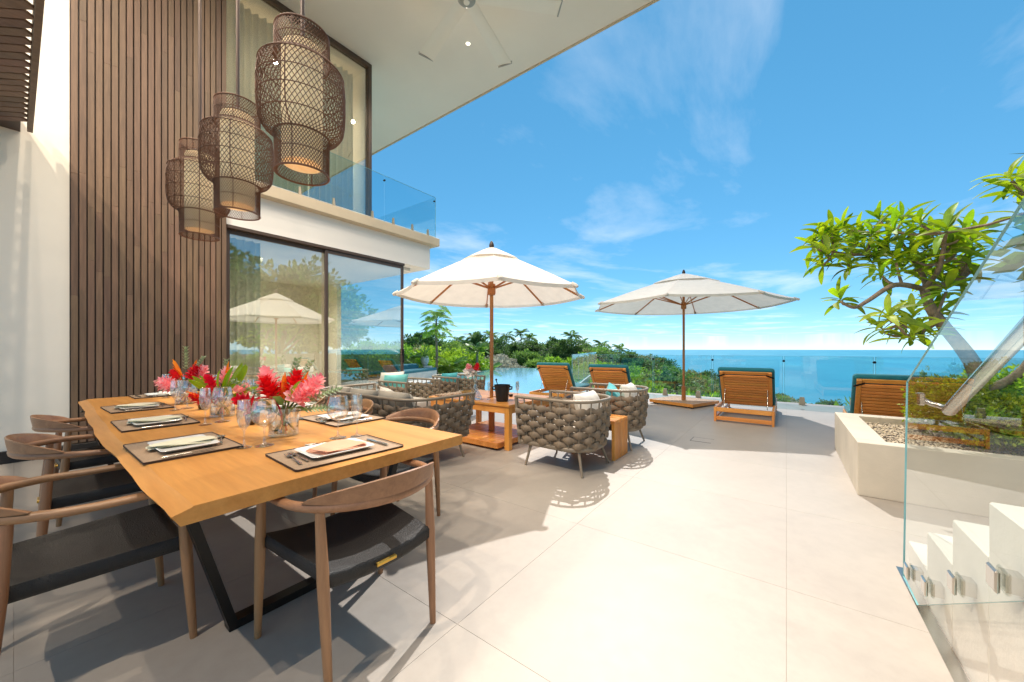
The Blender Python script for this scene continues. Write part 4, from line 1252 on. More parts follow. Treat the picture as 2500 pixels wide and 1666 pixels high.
def woven_seat(name, cat, hw, front, back, group, rim_z=.73, base_z=.245, rad=.27, posts=.112, legs=None):
    """tub chair or sofa, faces +y; straps woven round upright posts"""
    t = thing(name, '', cat, (0, 0, 0), 0, group)
    def path(hw_, fr, bk, r):
        pts = []
        L1 = fr - (bk + r)
        for k in range(7): pts.append((-hw_, fr - L1 * k / 6))
        for k in range(1, 9):
            a = math.pi + math.pi / 2 * k / 8
            pts.append((-hw_ + r + r * math.cos(a), bk + r + r * math.sin(a)))
        nb = max(2, int((2 * hw_ - 2 * r) / .12))
        for k in range(1, nb + 1): pts.append((-hw_ + r + (2 * hw_ - 2 * r) * k / nb, bk))
        for k in range(1, 9):
            a = 1.5 * math.pi + math.pi / 2 * k / 8
            pts.append((hw_ - r + r * math.cos(a), bk + r + r * math.sin(a)))
        for k in range(1, 7): pts.append((hw_, bk + r + L1 * k / 6))
        return [Vector(p) for p in pts]
    def sampler(pts):
        S = [0]
        for i in range(1, len(pts)): S.append(S[-1] + (pts[i] - pts[i - 1]).length)
        def at(u):
            s = u * S[-1]
            for i in range(1, len(pts)):
                if s <= S[i] + 1e-9:
                    return pts[i - 1].lerp(pts[i], (s - S[i - 1]) / (S[i] - S[i - 1]))
            return pts[-1]
        return at, S[-1]
    sc = .90
    topP, botP = path(hw, front, back, rad), path(hw * sc, front - .03, back + .06, rad * sc)
    aT, LT = sampler(topP); aB, LB = sampler(botP)
    def shell(u, z):
        k = (z - base_z) / (rim_z - base_z)
        k = k ** .7
        return aB(u).lerp(aT(u), k)
    N = 60
    dip = lambda u: -.018 * (1 - abs(2 * u - 1)) * 0
    MB().tube([(aT(i / N).x, aT(i / N).y, rim_z) for i in range(N + 1)], .0155, 8, flat=1.1, up=(0, 0, 1)).build('top_rim', 'rim_metal', t, 60)
    base_pts = [(aB(i / N).x, aB(i / N).y, base_z) for i in range(N + 1)]
    MB().tube(base_pts, .014, 8, flat=1.7, up=(0, 0, 1)).build('base_rim', 'rim_metal', t, 60)
    MB().bar(base_pts[0], base_pts[-1], .03, .035).build('front_rail', 'rim_metal', t)
    MB().prism([(p[0] * .97, p[1]) for p in base_pts[::4]], base_z - .012, base_z + .02).build('seat_pan', 'rim_metal', t)
    for u in (0.0, 1.0):
        a = shell(u, base_z); b = shell(u, rim_z)
        MB().bar((a.x, a.y, base_z - .02), (b.x, b.y, rim_z + .012), .028, .034, up=(1, 0, 0), c=.003).build('front_post', 'rim_metal', t)
    npst = int(round(LT / posts))
    for i in range(1, npst):
        u = i / npst
        MB().tube([tuple(shell(u, z)) + (z,) for z in (base_z, base_z + .1, base_z + .25, rim_z)], .0085, 6).build('post', 'rim_metal', t, 60)
    rows = 7; z0 = base_z + .040; dz = (rim_z - .10 - z0) / (rows - 1)
    for r_ in range(rows):
        z = z0 + r_ * dz
        pts = []; rad_ = []; fl = []
        SUB = 6
        for i in range(npst * SUB + 1):
            u = i / (npst * SUB)
            ph = math.pi * (i / SUB)
            off = .019 * math.cos(ph + math.pi * r_)          # crosses from face to face between posts
            p = shell(u, z)
            q = shell(min(1, u + .004), z) - shell(max(0, u - .004), z)
            nrm = Vector((q.y, -q.x)).normalized()
            near = abs(math.cos(ph))
            pts.append((p.x + nrm.x * off * -1, p.y + nrm.y * off * -1, z + .004 * math.sin(ph * 2)))
            hgt = .0225 + .0155 * near
            rad_.append(.0105 + .0035 * near); fl.append(hgt / rad_[-1])
        MB().tube(pts, rad_, 8, flat=fl, up=(0, 0, 1)).build('strap', 'strap', t, 70)
    for (fx, fy, tx, ty) in legs:
        MB().tube([(tx, ty, base_z + .005), (fx, fy, .012), (fx + (fx - tx) * .03, fy + (fy - ty) * .03, .0008)], [.0165, .0115, .011], 10).build('leg', 'rim_metal', t, 60)
    return t, shell
def seat_pad(t, hw, front, back, z0, z1, mat='pale_cloth'):
    m = MB(); pr_ = rounded_rect(hw, (front - back) / 2, .12, 6); cy = (front + back) / 2
    rings = [[(x * .97, y * .97 + cy, z0) for x, y in pr_], [(x, y + cy, z0 + .025) for x, y in pr_], [(x, y + cy, z1 - .03) for x, y in pr_], [(x * .975, y * .975 + cy, z1 - .006) for x, y in pr_], [(x * .9, y * .9 + cy, z1 + .004) for x, y in pr_], [(x * .4, y * .4 + cy, z1 + .012) for x, y in pr_]]
    ring_sheet(m, rings).build('seat_cushion', mat, t, 179)
arm_legs = [(-.315, .33, -.26, .29), (.315, .33, .26, .29), (-.30, -.335, -.235, -.26), (.30, -.335, .235, -.26)]
arm, _ = woven_seat('armchair', 'armchair', .345, .44, -.43, 'woven strap armchairs', legs=arm_legs)
seat_pad(arm, .285, .39, -.33, .266, .42)
am = Repeat(arm)
am((3.585, 1.91, 0), R(-2), 'woven strap armchair nearest us with a beige cushion')
am((4.775, 1.87, 0), R(3), 'woven strap armchair right of the slatted side table with aqua and grey cushions')
am((3.86, 5.05, 0), R(181), 'woven strap armchair behind the sofa end with a turquoise cushion')
am((5.0, 5.05, 0), R(177), 'woven strap armchair behind the umbrella pole facing us')
sofa, _ = woven_seat('sofa', 'sofa', 1.0, .46, -.43, 'woven strap sofa', posts=.115, rad=.3,
    legs=[(-.93, .36, -.87, .31), (.93, .36, .87, .31), (-.86, -.33, -.80, -.27), (.86, -.33, .80, -.27)])
place(sofa, (2.74, 3.93, 0), R(-90), 'long woven strap sofa with grey cushions behind the dining table')
seat_pad(sofa, .92, .40, -.33, .266, .42, 'grey_cloth')
cg = pillow_mesh(.56, .42, .17, 'grey_cloth'); cp_ = pillow_mesh(.48, .40, .16, 'pale_cloth'); ct = pillow_mesh(.46, .46, .15, 'turquoise_cloth'); ca = pillow_mesh(.42, .40, .14, 'teal_light')
def cushion(me, loc, rz, lean, label, roll=0):
    o = bpy.data.objects.new('cushion', me); COL.objects.link(o)
    o.matrix_world = Matrix.Translation(loc) @ Matrix.Rotation(rz, 4, 'Z') @ Matrix.Rotation(R(90 - lean), 4, 'X') @ Matrix.Rotation(roll, 4, 'Z')
    return tag(o, label, 'cushion', 'loose cushions')
# sofa faces +x: cushions lean on its back at low x
cushion(cg, (2.50, 3.38, .60), R(90), 24, 'grey back cushion at the near end of the sofa')
cushion(cg, (2.50, 3.95, .59), R(92), 24, 'grey back cushion in the middle of the sofa')
cushion(cg, (2.52, 4.50, .59), R(88), 24, 'grey back cushion at the far end of the sofa')
cushion(cp_, (2.66, 3.66, .585), R(80), 30, 'patterned pale cushion lying against the grey sofa cushions', .3)
cushion(cp_, (3.62, 1.66, .605), R(0), 22, 'beige cushion in the nearest armchair')
cushion(cp_, (4.84, 1.64, .60), R(4), 20, 'beige cushion in the armchair right of the side table')
cushion(ca, (4.66, 1.78, .59), R(14), 28, 'aqua cushion leaning in the armchair right of the side table', .2)
cushion(ct, (3.74, 5.20, .62), R(178), 22, 'turquoise cushion in the armchair behind the sofa')
cushion(cp_, (3.80, 5.36, .67), R(182), 14, 'off white cushion behind the turquoise one')
cushion(ca, (5.02, 5.28, .60), R(180), 20, 'aqua cushion in the armchair behind the umbrella pole')

# ---- umbrella table
ut = thing('umbrella_table', 'square teak table with the near umbrella pole passing through it', 'table', (4.12, 3.43, 0))
UW, UD, UH = .54, .73, .565
hole = .035
for k in range(9):
    x0 = -UW + k * (2 * UW / 9); x1 = x0 + 2 * UW / 9 - .004
    if x0 < -.09 + hole and x1 > -.09 - hole:
        MB().box(x0, x1, -UD, -.08 - hole, UH - .028, UH, .003).build('board', 'teak_y', ut)
        MB().box(x0, x1, -.08 + hole, UD, UH - .028, UH, .003).build('board', 'teak_y', ut)
    else:
        MB().box(x0, x1, -UD, UD, UH - .028, UH, .003).build('board', 'teak_y', ut)
for (a, b, c, d_) in ((-UW + .02, UW - .02, -UD + .02, -UD + .045), (-UW + .02, UW - .02, UD - .045, UD - .02), (-UW + .02, -UW + .045, -UD + .046, UD - .046), (UW - .045, UW - .02, -UD + .046, UD - .046)):
    MB().box(a, b, c, d_, UH - .115, UH - .0285, .002).build('apron', 'teak_x' if b - a > d_ - c else 'teak_y', ut)
for sx in (-1, 1):
    for sy in (-1, 1):
        x, y = sx * (UW - .055), sy * (UD - .055)
        MB().box(x - .036, x + .036, y - .036, y + .036, .0006, UH - .029, .004).build('leg', 'teak_z', ut)

# ---- umbrella with slatted base
def make_umbrella(name, Rr, z_edge, z_top, hub_z, sag, cap_r, rot):
    t = thing(name, '', 'umbrella', (0, 0, 0), 0, 'market umbrellas on the terrace')
    MB().tube([(0, 0, .03), (0, 0, z_top - .02)], .026, 14).build('pole', 'pole_wood', t, 60)
    MB().lathe([(.0, 0), (.032, .004), (.036, .02), (.030, .05), (.016, .08), (.0, .095)], 16, (0, 0, z_top - .015)).build('finial', 'dark_cap', t, 60)
    MB().lathe([(.026, -.05), (.05, -.05), (.058, -.02), (.058, .03), (.045, .05), (.045, .07), (.054, .075), (.054, .105), (.026, .11)], 18, (0, 0, hub_z)).build('hub', 'pole_wood', t, 40)
    MB().lathe([(.026, -.04), (.05, -.04), (.05, .0), (.026, .01)], 18, (0, 0, z_top - .12)).build('top_hub', 'pole_wood', t, 40)
    def surf(k, s, r):
        """panel between rib k and k+1: s across 0..1, r 0 centre..1 edge"""
        a0 = rot + 2 * math.pi * k / 8; a1 = a0 + math.pi / 4
        p0 = Vector((math.cos(a0), math.sin(a0))) * Rr * r; p1 = Vector((math.cos(a1), math.sin(a1))) * Rr * r
        p = p0.lerp(p1, s)
        z = z_top - .06 + (z_edge - z_top + .06) * r ** 1.12
        z -= sag * r * (4 * s * (1 - s))
        p = p * (1 - .010 * r * 4 * s * (1 - s))
        return Vector((p.x, p.y, z))
    can = MB()
    for k in range(8):
        can.grid(lambda s, b, k=k: surf(k, s, .10 + .90 * b), 8, 12)
    co = can.build('canopy', 'canopy_cloth', t, 60)
    hem = MB()
    for k in range(8):
        hem.grid(lambda s, b, k=k: surf(k, s, 1.0) * (1 - .004 * b) - Vector((0, 0, .035 * b)), 8, 1)
    hem.build('hem', 'canopy_cloth', co, 60)
    cap = MB()
    for k in range(8):
        def cf(s, b, k=k):
            r = (.02 + cap_r * b)
            q = surf(k, s, r); q.z += .05 - .028 * b + .012 * (4 * s * (1 - s)) * b
            return q
        cap.grid(cf, 6, 5)
    cap.build('vent_cap', 'canopy_cloth', co, 60)
    for k in range(8):
        a = rot + 2 * math.pi * k / 8
        e = Vector((math.cos(a), math.sin(a), 0))
        def rp(r): return e * Rr * r + Vector((0, 0, z_top - .06 + (z_edge - z_top + .06) * r ** 1.12 - .022))
        MB().bar(rp(.03), rp(.5), .016, .026).build('rib', 'pole_wood', t)
        MB().bar(rp(.5), rp(.997), .016, .026).build('rib', 'pole_wood', t)
        MB().bar(e * .05 + Vector((0, 0, hub_z + .05)), rp(.5) - Vector((0, 0, .012)), .015, .022).build('strut', 'pole_wood', t)
        pk = MB(); c0 = rp(.97); c1 = rp(1.012)
        pk.tube([c0 + Vector((0, 0, .016)), c1 + Vector((0, 0, .012)), c1 + e * .02], [.03, .032, .022], 8, flat=.8); pk.build('pocket', 'canopy_cloth', co, 60)
    return t
def umbrella_base(par, w, rz, mat, mat2, label):
    """slatted base, a part of its umbrella; slats and feet are pieces of it"""
    fr_ = MB()
    for (a, b, c, d_) in ((-w - .02, w + .02, -w - .022, -w - .001), (-w - .02, w + .02, w + .001, w + .022), (-w - .022, -w - .0015, -w - .0012, w + .0012), (w - .010, w + .02, -w - .0012, w + .0012)):
        fr_.box(a, b, c, d_, .03, .096, .002)
    t = fr_.build('base', mat2, par); t.rotation_euler = (0, 0, rz); t['label'] = label
    n = 13
    for k in range(n):
        x0 = -w + k * (2 * w / n); x1 = x0 + 2 * w / n - .014
        if x0 < .035 and x1 > -.035:
            MB().box(x0, x1, -w, -.04, .075, .095, .002).build('slat', mat, t)
            MB().box(x0, x1, .04, w, .075, .095, .002).build('slat', mat, t)
        else:
            MB().box(x0, x1, -w, w, .075, .095, .002).build('slat', mat, t)
    for sx in (-1, 1):
        for sy in (-1, 1): MB().box(sx * (w - .08) - .04, sx * (w - .08) + .04, sy * (w - .08) - .04, sy * (w - .08) + .04, .0006, .074).build('foot', 'dark_cap', t)
    MB().lathe([(.045, .0), (.045, .30), (.032, .31)], 18, (0, 0, .096)).build('socket', 'pole_wood', t, 40)
u1 = make_umbrella('market_umbrella', 1.32, 2.02, 2.70, 2.06, .018, .30, R(-53.4 + 7))
place(u1, (4.03, 3.35, 0), 0, 'white octagonal umbrella near the house over the teak table')
umbrella_base(u1, .50, 0, 'teak_y', 'teak_x', 'slatted reddish teak base under the table')
u2 = make_umbrella('market_umbrella', 2.04, 2.24, 2.97, 2.20, .02, .34, R(-53.4 + 12))
place(u2, (9.05, 1.87, 0), 0, 'white octagonal umbrella farther out by the glass balustrade')
umbrella_base(u2, .50, R(-20), 'grey_teak', 'teak_x', 'slatted sun bleached teak base')

# ---- things on the umbrella table
UTZ = UH + .0006
bk = thing('ice_bucket', 'black ice bucket with lug handles on the teak table', 'bucket', (3.80, 2.98, UTZ))
MB().lathe([(0, .001), (.072, .001), (.078, .006), (.102, .205), (.108, .21), (.108, .216), (.098, .214), (.074, .02), (0, .016)], 32).build('body', 'bucket', bk, 40)
for s in (-1, 1):
    a = R(-53) if s > 0 else R(127)
    c = Vector((math.cos(a), math.sin(a), 0))
    MB().tube([c * .095 + Vector((0, 0, .155)), c * .125 + Vector((0, 0, .16)), c * .13 + Vector((0, 0, .185)), c * .10 + Vector((0, 0, .19))], .011, 8).build('lug', 'bucket', bk, 60)
tg = thing('tongs', 'dark tongs sticking up out of the ice bucket', 'tongs', (3.80, 2.98, UTZ))
MB().tube([(.0, .02, .03), (-.02, .055, .20), (-.03, .075, .27)], [.004, .005, .006], 7).build('shaft', 'black_metal', tg, 60)
MB().lathe([(0, 0), (.013, .006), (.015, .02), (0, .03)], 10, (-.03, .075, .265)).build('grip', 'dark_cap', tg, 60)
dc = thing('decanter', 'clear glass decanter holding flowers on the teak table', 'decanter', (3.72, 3.38, UTZ))
MB().lathe([(.0, .002), (.085, .002), (.092, .012), (.088, .04), (.055, .10), (.026, .16), (.019, .21), (.021, .27), (.032, .30), (.030, .30), (.019, .268), (.017, .21), (.024, .16), (.052, .10), (.084, .04), (.0, .02)], 32).build('body', 'table_glass', dc, 40)
fl_ = thing('flower_spray', 'small spray of white orchids and a red ginger in the decanter', 'flowers', (3.72, 3.38, UTZ + .02))
orchid = MB()
for k in range(5):
    p = petal(.05, .024, .25, 4); p.xf(Matrix.Rotation(k * 1.2566, 4, 'Z') @ Matrix.Rotation(R(68), 4, 'Y')); orchid.add(p.v, p.f)
cloth('orchid_white', '#efe8de', .3)
orch_me = orchid.mesh('orchid', 'orchid_white', 60)
for (x, y, z, ax, ay) in ((-.05, .07, .31, .8, -.9), (-.02, .05, .36, .5, -.8), (-.08, .09, .36, .9, -.7), (-.03, .1, .33, 1.1, -.6), (.01, .02, .33, .7, -1.0)):
    link_mesh('orchid', orch_me, fl_, Matrix.Translation((x, y, z)) @ Matrix.Rotation(ax, 4, 'X') @ Matrix.Rotation(ay, 4, 'Y'))
link_mesh('ginger_flower', g_red, fl_, Matrix.Translation((.02, 0, .38)) @ Matrix.Rotation(.35, 4, 'Y') @ Matrix.Scale(.8, 4))
link_mesh('ginger_flower', g_pink2, fl_, Matrix.Translation((-.05, .06, .40)) @ Matrix.Rotation(-.5, 4, 'Y') @ Matrix.Scale(.7, 4))
for a in (-.3, .2, .6): link_mesh('leaf', blade2_me, fl_, Matrix.Translation((0, 0, .30)) @ Matrix.Rotation(a * 4, 4, 'Z') @ Matrix.Rotation(.5, 4, 'Y') @ Matrix.Scale(.6, 4))
MB().tube([(0, .02, .01), (.0, 0, .25), (.02, 0, .38)], .004, 6).build('stem', 'stem_green', fl_, 60)
glass(slim, 3.82, 3.22, UTZ, 'champagne flute beside the decanter on the teak table', 'champagne_flute')
glass(slim, 4.05, 2.92, UTZ, 'champagne flute right of the ice bucket on the teak table', 'champagne_flute')
glass(slim, 4.15, 2.98, UTZ, 'champagne flute farthest right on the teak table', 'champagne_flute')
bs = thing('basket', 'small straw basket on the teak table behind the decanter', 'basket', (3.78, 3.55, UTZ))
MB().lathe([(0, .001), (.08, .001), (.105, .09), (.10, .09), (.075, .012), (0, .01)], 28).build('body', 'basket', bs, 40)
MB().tube([(.104 * math.cos(2 * math.pi * k / 24), .104 * math.sin(2 * math.pi * k / 24), .092) for k in range(24)], .008, 6, closed=True).build('rim', 'basket', bs, 60)
rr_ = thing('rope_runner', 'braided natural rope runner along the house side of the teak table', 'runner', (3.98, 4.02, UTZ))
for k in range(7):
    pts = [(-.34 + .68 * i / 24, -.07 + .022 * k + .006 * math.sin(i * 1.3 + k), .012 + .005 * math.sin(i * 2.1 + k * 2)) for i in range(25)]
    MB().tube(pts, .0115, 6).build('strand', 'rope', rr_, 60)
for k in range(3):
    bo = MB().lathe([(0, .001), (.022, .001), (.032, .018), (.034, .03), (.030, .03), (.02, .006), (0, .004)], 20).build('snack_bowl', 'dark_cap', None, 40)
    bo.location = (4.06 + .10 * k, 3.18 + .06 * (k % 2), UTZ)
    tag(bo, ['little dark bowl right behind the ice bucket', 'little dark bowl in the middle of three behind the ice bucket', 'little dark bowl nearest the sun loungers on the teak table'][k], 'bowl', 'little bowls')

# ---- slatted waterfall side table between the armchairs
stb = thing('slatted_side_table', 'teak slatted waterfall side table between the two near armchairs', 'table', (4.19, 1.80, 0))
SW, SD, SH = .215, .27, .445
ns = 9; pw = 2 * SW / ns
for k in range(ns):
    x0 = -SW + k * pw; x1 = x0 + pw - .013
    MB().box(x0, x1, -SD, SD, SH - .038, SH, .003).build('top_slat', 'teak_y', stb)
    for s in (-1, 1):
        y0, y1 = (-SD, -SD + .038) if s < 0 else (SD - .038, SD)
        MB().box(x0, x1, y0, y1, .0008, SH - .0385, .003).build('side_slat', 'teak_z', stb)
for (y, z) in ((-SD + .019, .10), (SD - .019, .10), (-SD + .019, .34), (SD - .019, .34), (0, SH - .02)):
    MB().tube([(-SW + .004, y, z), (SW - .016, y, z)], .008, 8).build('dowel', 'teak_x', stb, 60)

# ---- sun loungers (face +x, head at x = 0)
def make_lounger():
    t = thing('sun_lounger', '', 'sun lounger', (0, 0, 0), 0, 'teak sun loungers')
    Wd, L, Z = .43, 1.98, .245
    for s in (-1, 1):
        y0, y1 = (Wd - .038, Wd) if s > 0 else (-Wd, -Wd + .038)
        MB().box(.0, L, y0, y1, Z - .075, Z, .004).build('side_rail', 'teak_x', t)
        for x in (.0, L - .07):
            MB().box(x, x + .07, y0 + .002, y1 - .002, .0006, Z - .0755, .004).build('leg', 'teak_z', t)
        MB().box(.071, L - .071, y0 + .004, y1 - .004, .05, .085, .002).build('stretcher', 'teak_x', t)
    MB().box(.001, .04, -Wd + .0385, Wd - .0385, Z - .073, Z - .002, .004).build('head_rail', 'teak_y', t)
    MB().box(L - .04, L - .001, -Wd + .0385, Wd - .0385, Z - .073, Z - .002, .004).build('foot_rail', 'teak_y', t)
    MB().box(.004, .036, -Wd + .0385, Wd - .0385, .028, .092, .004).build('cross_bar', 'teak_y', t)
    for k in range(13):
        x = .80 + k * .088
        MB().box(x, x + .07, -Wd + .039, Wd - .039, Z - .03, Z - .008, .002).build('seat_slat', 'teak_y', t)
    # raised back
    piv = Vector((.80, 0, Z)); ang = R(53)
    dr = Vector((-math.cos(ang), 0, math.sin(ang))); nr = Vector((math.sin(ang), 0, math.cos(ang)))   # nr points to the sitter side
    BL = .76
    def bx_(name, a0, a1, y0, y1, n0, n1, mat, c=.003, par=t):
        m = MB().box(a0, a1, y0, y1, n0, n1, c)
        m.v = [tuple(piv + dr * x + Vector((0, 1, 0)) * y + nr * z) for x, y, z in m.v]
        m.f = [f[::-1] for f in m.f]
        return m.build(name, mat, par)
    for s in (-1, 1):
        y0, y1 = (Wd - .095, Wd - .045) if s > 0 else (-Wd + .045, -Wd + .095)
        bx_('back_stile', 0, BL, y0, y1, -.035, -.004, 'teak_x')
    nsl = 13
    for k in range(nsl):
        a = .01 + k * (BL - .02) / nsl
        if k == nsl - 1:
            bx_('back_slat', a, BL - .005, -Wd + .046, Wd - .046, -.0035, .012, 'teak_y')
        else:
            bx_('back_slat', a, a + (BL - .02) / nsl - .012, -Wd + .0955, Wd - .0955, -.026, -.004, 'teak_y')
    for s in (-1, 1):
        p = piv + dr * .38 + nr * -.02
        MB().tube([(p.x, s * (Wd - .11), p.z), (p.x - .20, s * (Wd - .11), Z - .03)], .006, 8).build('prop', 'steel', t, 60)
        q = piv + dr * (BL - .06)
        m = MB().box(BL - .10, BL - .07, s * (Wd - .07) - .055, s * (Wd - .07) + .055, -.04, -.0355)
        m.v = [tuple(piv + dr * (x + .5 * abs(y - s * Wd) - .02) + Vector((0, 1, 0)) * y + nr * z) for x, y, z in m.v]
        m.build('strap', 'black_metal', t)
    # cushions
    def pad(name, fn, lx, ly, th):
        m = MB(); pr_ = rounded_rect(lx / 2, ly / 2, .045, 4)
        rings = []
        for (sc_, zz) in ((.96, .0), (1.0, .014), (1.005, th * .5), (1.0, th - .014), (.965, th), (.5, th + .006)):
            rings.append([fn(x * sc_ + lx / 2, y * sc_, zz) for x, y in pr_])
        m.add([], [])
        ring_sheet(m, [[(0, 0, 0)] * 0] if False else rings)
        m.f.append(tuple(range(len(pr_)))[::-1])
        return m.build(name, 'teal_cloth', t, 60)
    bc = pad('back_cushion', lambda x, y, z: tuple(piv + dr * x + Vector((0, 1, 0)) * y + nr * (z + .014)), BL + .03, 2 * Wd - .02, .075)
    sc__ = pad('seat_cushion', lambda x, y, z: (.83 + x, y, Z - .006 + z), L - .86, 2 * Wd - .03, .075)
    for k in range(3):
        x = .83 + (k + 1) * (L - .86) / 4
        MB().bar((x, -Wd + .03, Z + .071), (x, Wd - .03, Z + .071), .008, .004).build('seam', 'teal_light', sc__)
    return t
lg = Repeat(make_lounger())
lg((7.22, .58, 0), R(0), 'teal cushioned teak lounger in the middle seen square from behind')
lg((7.26, 4.42, 0), R(7), 'teal cushioned teak lounger farthest left by the pool')
lg((7.05, 2.98, 0), R(5), 'teal cushioned teak lounger behind the second armchair')
lg((6.30, -1.12, 0), R(-2), 'teal cushioned teak lounger at right behind the planter box')

# ---- far corner by the house: teal built-in bench, urn with agave
bn = thing('poolside_bench', 'white bench block with teal cushions beyond the house corner', 'bench', (10.2, 12.75, -.02), R(22))
MB().box(-1.6, 1.3, -.4, .5, -.03, .30, .01).build('block', 'stone_white', bn)
MB().box(-1.6, .55, .1, .5, .302, .62, .03).build('back_cushion', 'teal_cloth', bn, 40)
MB().box(-1.6, 1.28, -.42, .095, .302, .42, .03).build('seat_cushion', 'teal_cloth', bn, 40)
pd = MB().box(-.3, .3, -.3, .3, -.05, .62, .006).build('pedestal', 'stone_white', None); pd.location = (11.35, 13.45, .0); pd.scale = (.8, .8, .74)
tag(pd, 'white block pedestal under the pale urn', 'pedestal')
un = thing('urn', 'pale glazed round urn on the white pedestal beside the pool', 'urn', (11.35, 13.45, .462)); un.scale = (.62, .62, .62)
MB().lathe([(0, 0), (.14, 0), (.16, .02), (.27, .25), (.31, .46), (.28, .62), (.22, .70), (.24, .73), (.21, .73), (.19, .69), (.0, .66)], 32).build('body', 'urn_glaze', un, 40)
ag = thing('agave', 'spiky grey green agave growing in the pale urn', 'agave', (11.35, 13.45, .86)); ag.scale = (.72, .72, .72)
ag_me = petal(.85, .05, .45, 7).mesh('leaf', 'leaf_mid', 60)
rs = random.Random(9)
for k in range(26):
    link_mesh('leaf', ag_me, ag, Matrix.Rotation(k * 2.4, 4, 'Z') @ Matrix.Rotation(R(4 + 2.4 * k), 4, 'Y') @ Matrix.Scale(rs.uniform(.8, 1.1), 4))
# ================================================================== VEGETATION
def rnd_dir(r_):
    while True:
        v = Vector((r_.uniform(-1, 1), r_.uniform(-1, 1), r_.uniform(-1, 1)))
        if .05 < v.length < 1: return v.normalized()
def leaf_quad(m, c, d, up, L, w):
    d = d.normalized(); s = d.cross(up)
    if s.length < 1e-4: s = d.orthogonal()
    s.normalize()
    a = c; b = c + d * L * .5 + s * w; e = c + d * L; f = c + d * L * .5 - s * w
    k = len(m.v)
    m.v.extend([tuple(a), tuple(b), tuple(e), tuple(f)]); m.f.append((k, k + 1, k + 2, k + 3))
def crown(seed, rx, rz, nclump, per, leaf, spread, droop=.1, hollow=.55, zc=0.0):
    """leaf clumps set through an uneven ellipsoid"""
    r_ = random.Random(seed); m = MB()
    lob = [(rnd_dir(r_), r_.uniform(.75, 1.15)) for _ in range(9)]
    for c in range(nclump):
        d = rnd_dir(r_)
        if d.z < -.5: d.z *= .3; d.normalize()
        rad = max(w * max(0, d.dot(l)) ** 2 for l, w in lob)
        rad = .55 + .5 * rad
        k = r_.uniform(hollow, 1.0)
        p = Vector((d.x * rx * rad * k, d.y * rx * rad * k, d.z * rz * rad * k + zc))
        cs = spread * r_.uniform(.6, 1.3)
        for q in range(per):
            e = rnd_dir(r_); e2 = rnd_dir(r_)
            pos = p + Vector((e.x, e.y, e.z * .6)) * cs * r_.random() ** .5
            dirn = (e * .6 + d * .5 + Vector((0, 0, -droop)) + e2 * .4)
            leaf_quad(m, pos, dirn, rnd_dir(r_) + Vector((0, 0, 1)), leaf * r_.uniform(.7, 1.3), leaf * .3 * r_.uniform(.8, 1.2))
    return m
def trunk_mesh(seed, H, r0, rx, rz, nb, name='trunk', mat='bark', lean=.15):
    r_ = random.Random(seed); m = MB()
    top_ = Vector((r_.uniform(-lean, lean) * H, r_.uniform(-lean, lean) * H, H))
    m.tube([(0, 0, -.6), top_ * .35 + Vector((r_.uniform(-.03, .03) * H, 0, 0)), top_ * .7, top_], [r0 * 1.25, r0, r0 * .8, r0 * .55], 8)
    for k in range(nb):
        s = top_ * r_.uniform(.5, .98); d = rnd_dir(r_); d.z = abs(d.z) * .8 + .15
        e = Vector((top_.x, top_.y, H)) + Vector((d.x * rx * .8, d.y * rx * .8, d.z * rz * .6))
        mid = s.lerp(e, .5) + Vector((0, 0, .06 * H))
        m.tube([s, mid, e], [r0 * .42, r0 * .26, r0 * .08], 6)
    return m.mesh(name, mat, 60), top_
class Kind:
    def __init__(s, seed, H, rx, rz, nclump, per, leaf, spread, mat, r0=.16, **kw):
        s.tr, top_ = trunk_mesh(seed, H, r0, rx, rz, 6, mat=kw.pop('bark', 'bark'))
        cm = crown(seed + 50, rx, rz, nclump, per, leaf, spread, **kw)
        cm.v = [(x + top_.x, y + top_.y, z + H + rz * .25) for x, y, z in cm.v]
        s.cr = cm.mesh('crown', mat)
        s.cr_o = None
    def put(s, name, label, cat, x, y, sc, rz, group, z=None, zs=1.0):
        t = thing(name, label, cat, (x, y, land(x, y) if z is None else z), rz, group)
        t.scale = (sc, sc, sc * zs)
        a = link_mesh('trunk', s.tr, t); b = link_mesh('crown', s.cr, t)
        b['kind'] = 'stuff'
        return t
K_round = Kind(1, 3.2, 3.2, 2.3, 260, 40, .30, .62, 'leaf_mid')
K_dark = Kind(2, 3.6, 3.0, 2.8, 260, 40, .28, .6, 'leaf_dark')
K_olive = Kind(3, 3.0, 3.4, 2.2, 230, 38, .28, .62, 'leaf_olive')
K_grey = Kind(4, 2.6, 3.3, 1.9, 250, 36, .26, .6, 'leaf_grey', bark='bark_grey')
K_tall = Kind(5, 4.6, 2.0, 3.4, 200, 26, .36, .5, 'leaf_dark')
K_bright = Kind(6, 1.2, 1.5, 1.2, 170, 34, .17, .34, 'leaf_bright', r0=.06)
K_feath = Kind(7, 1.4, 2.4, 1.6, 230, 40, .16, .5, 'leaf_bright', r0=.08, droop=.5)
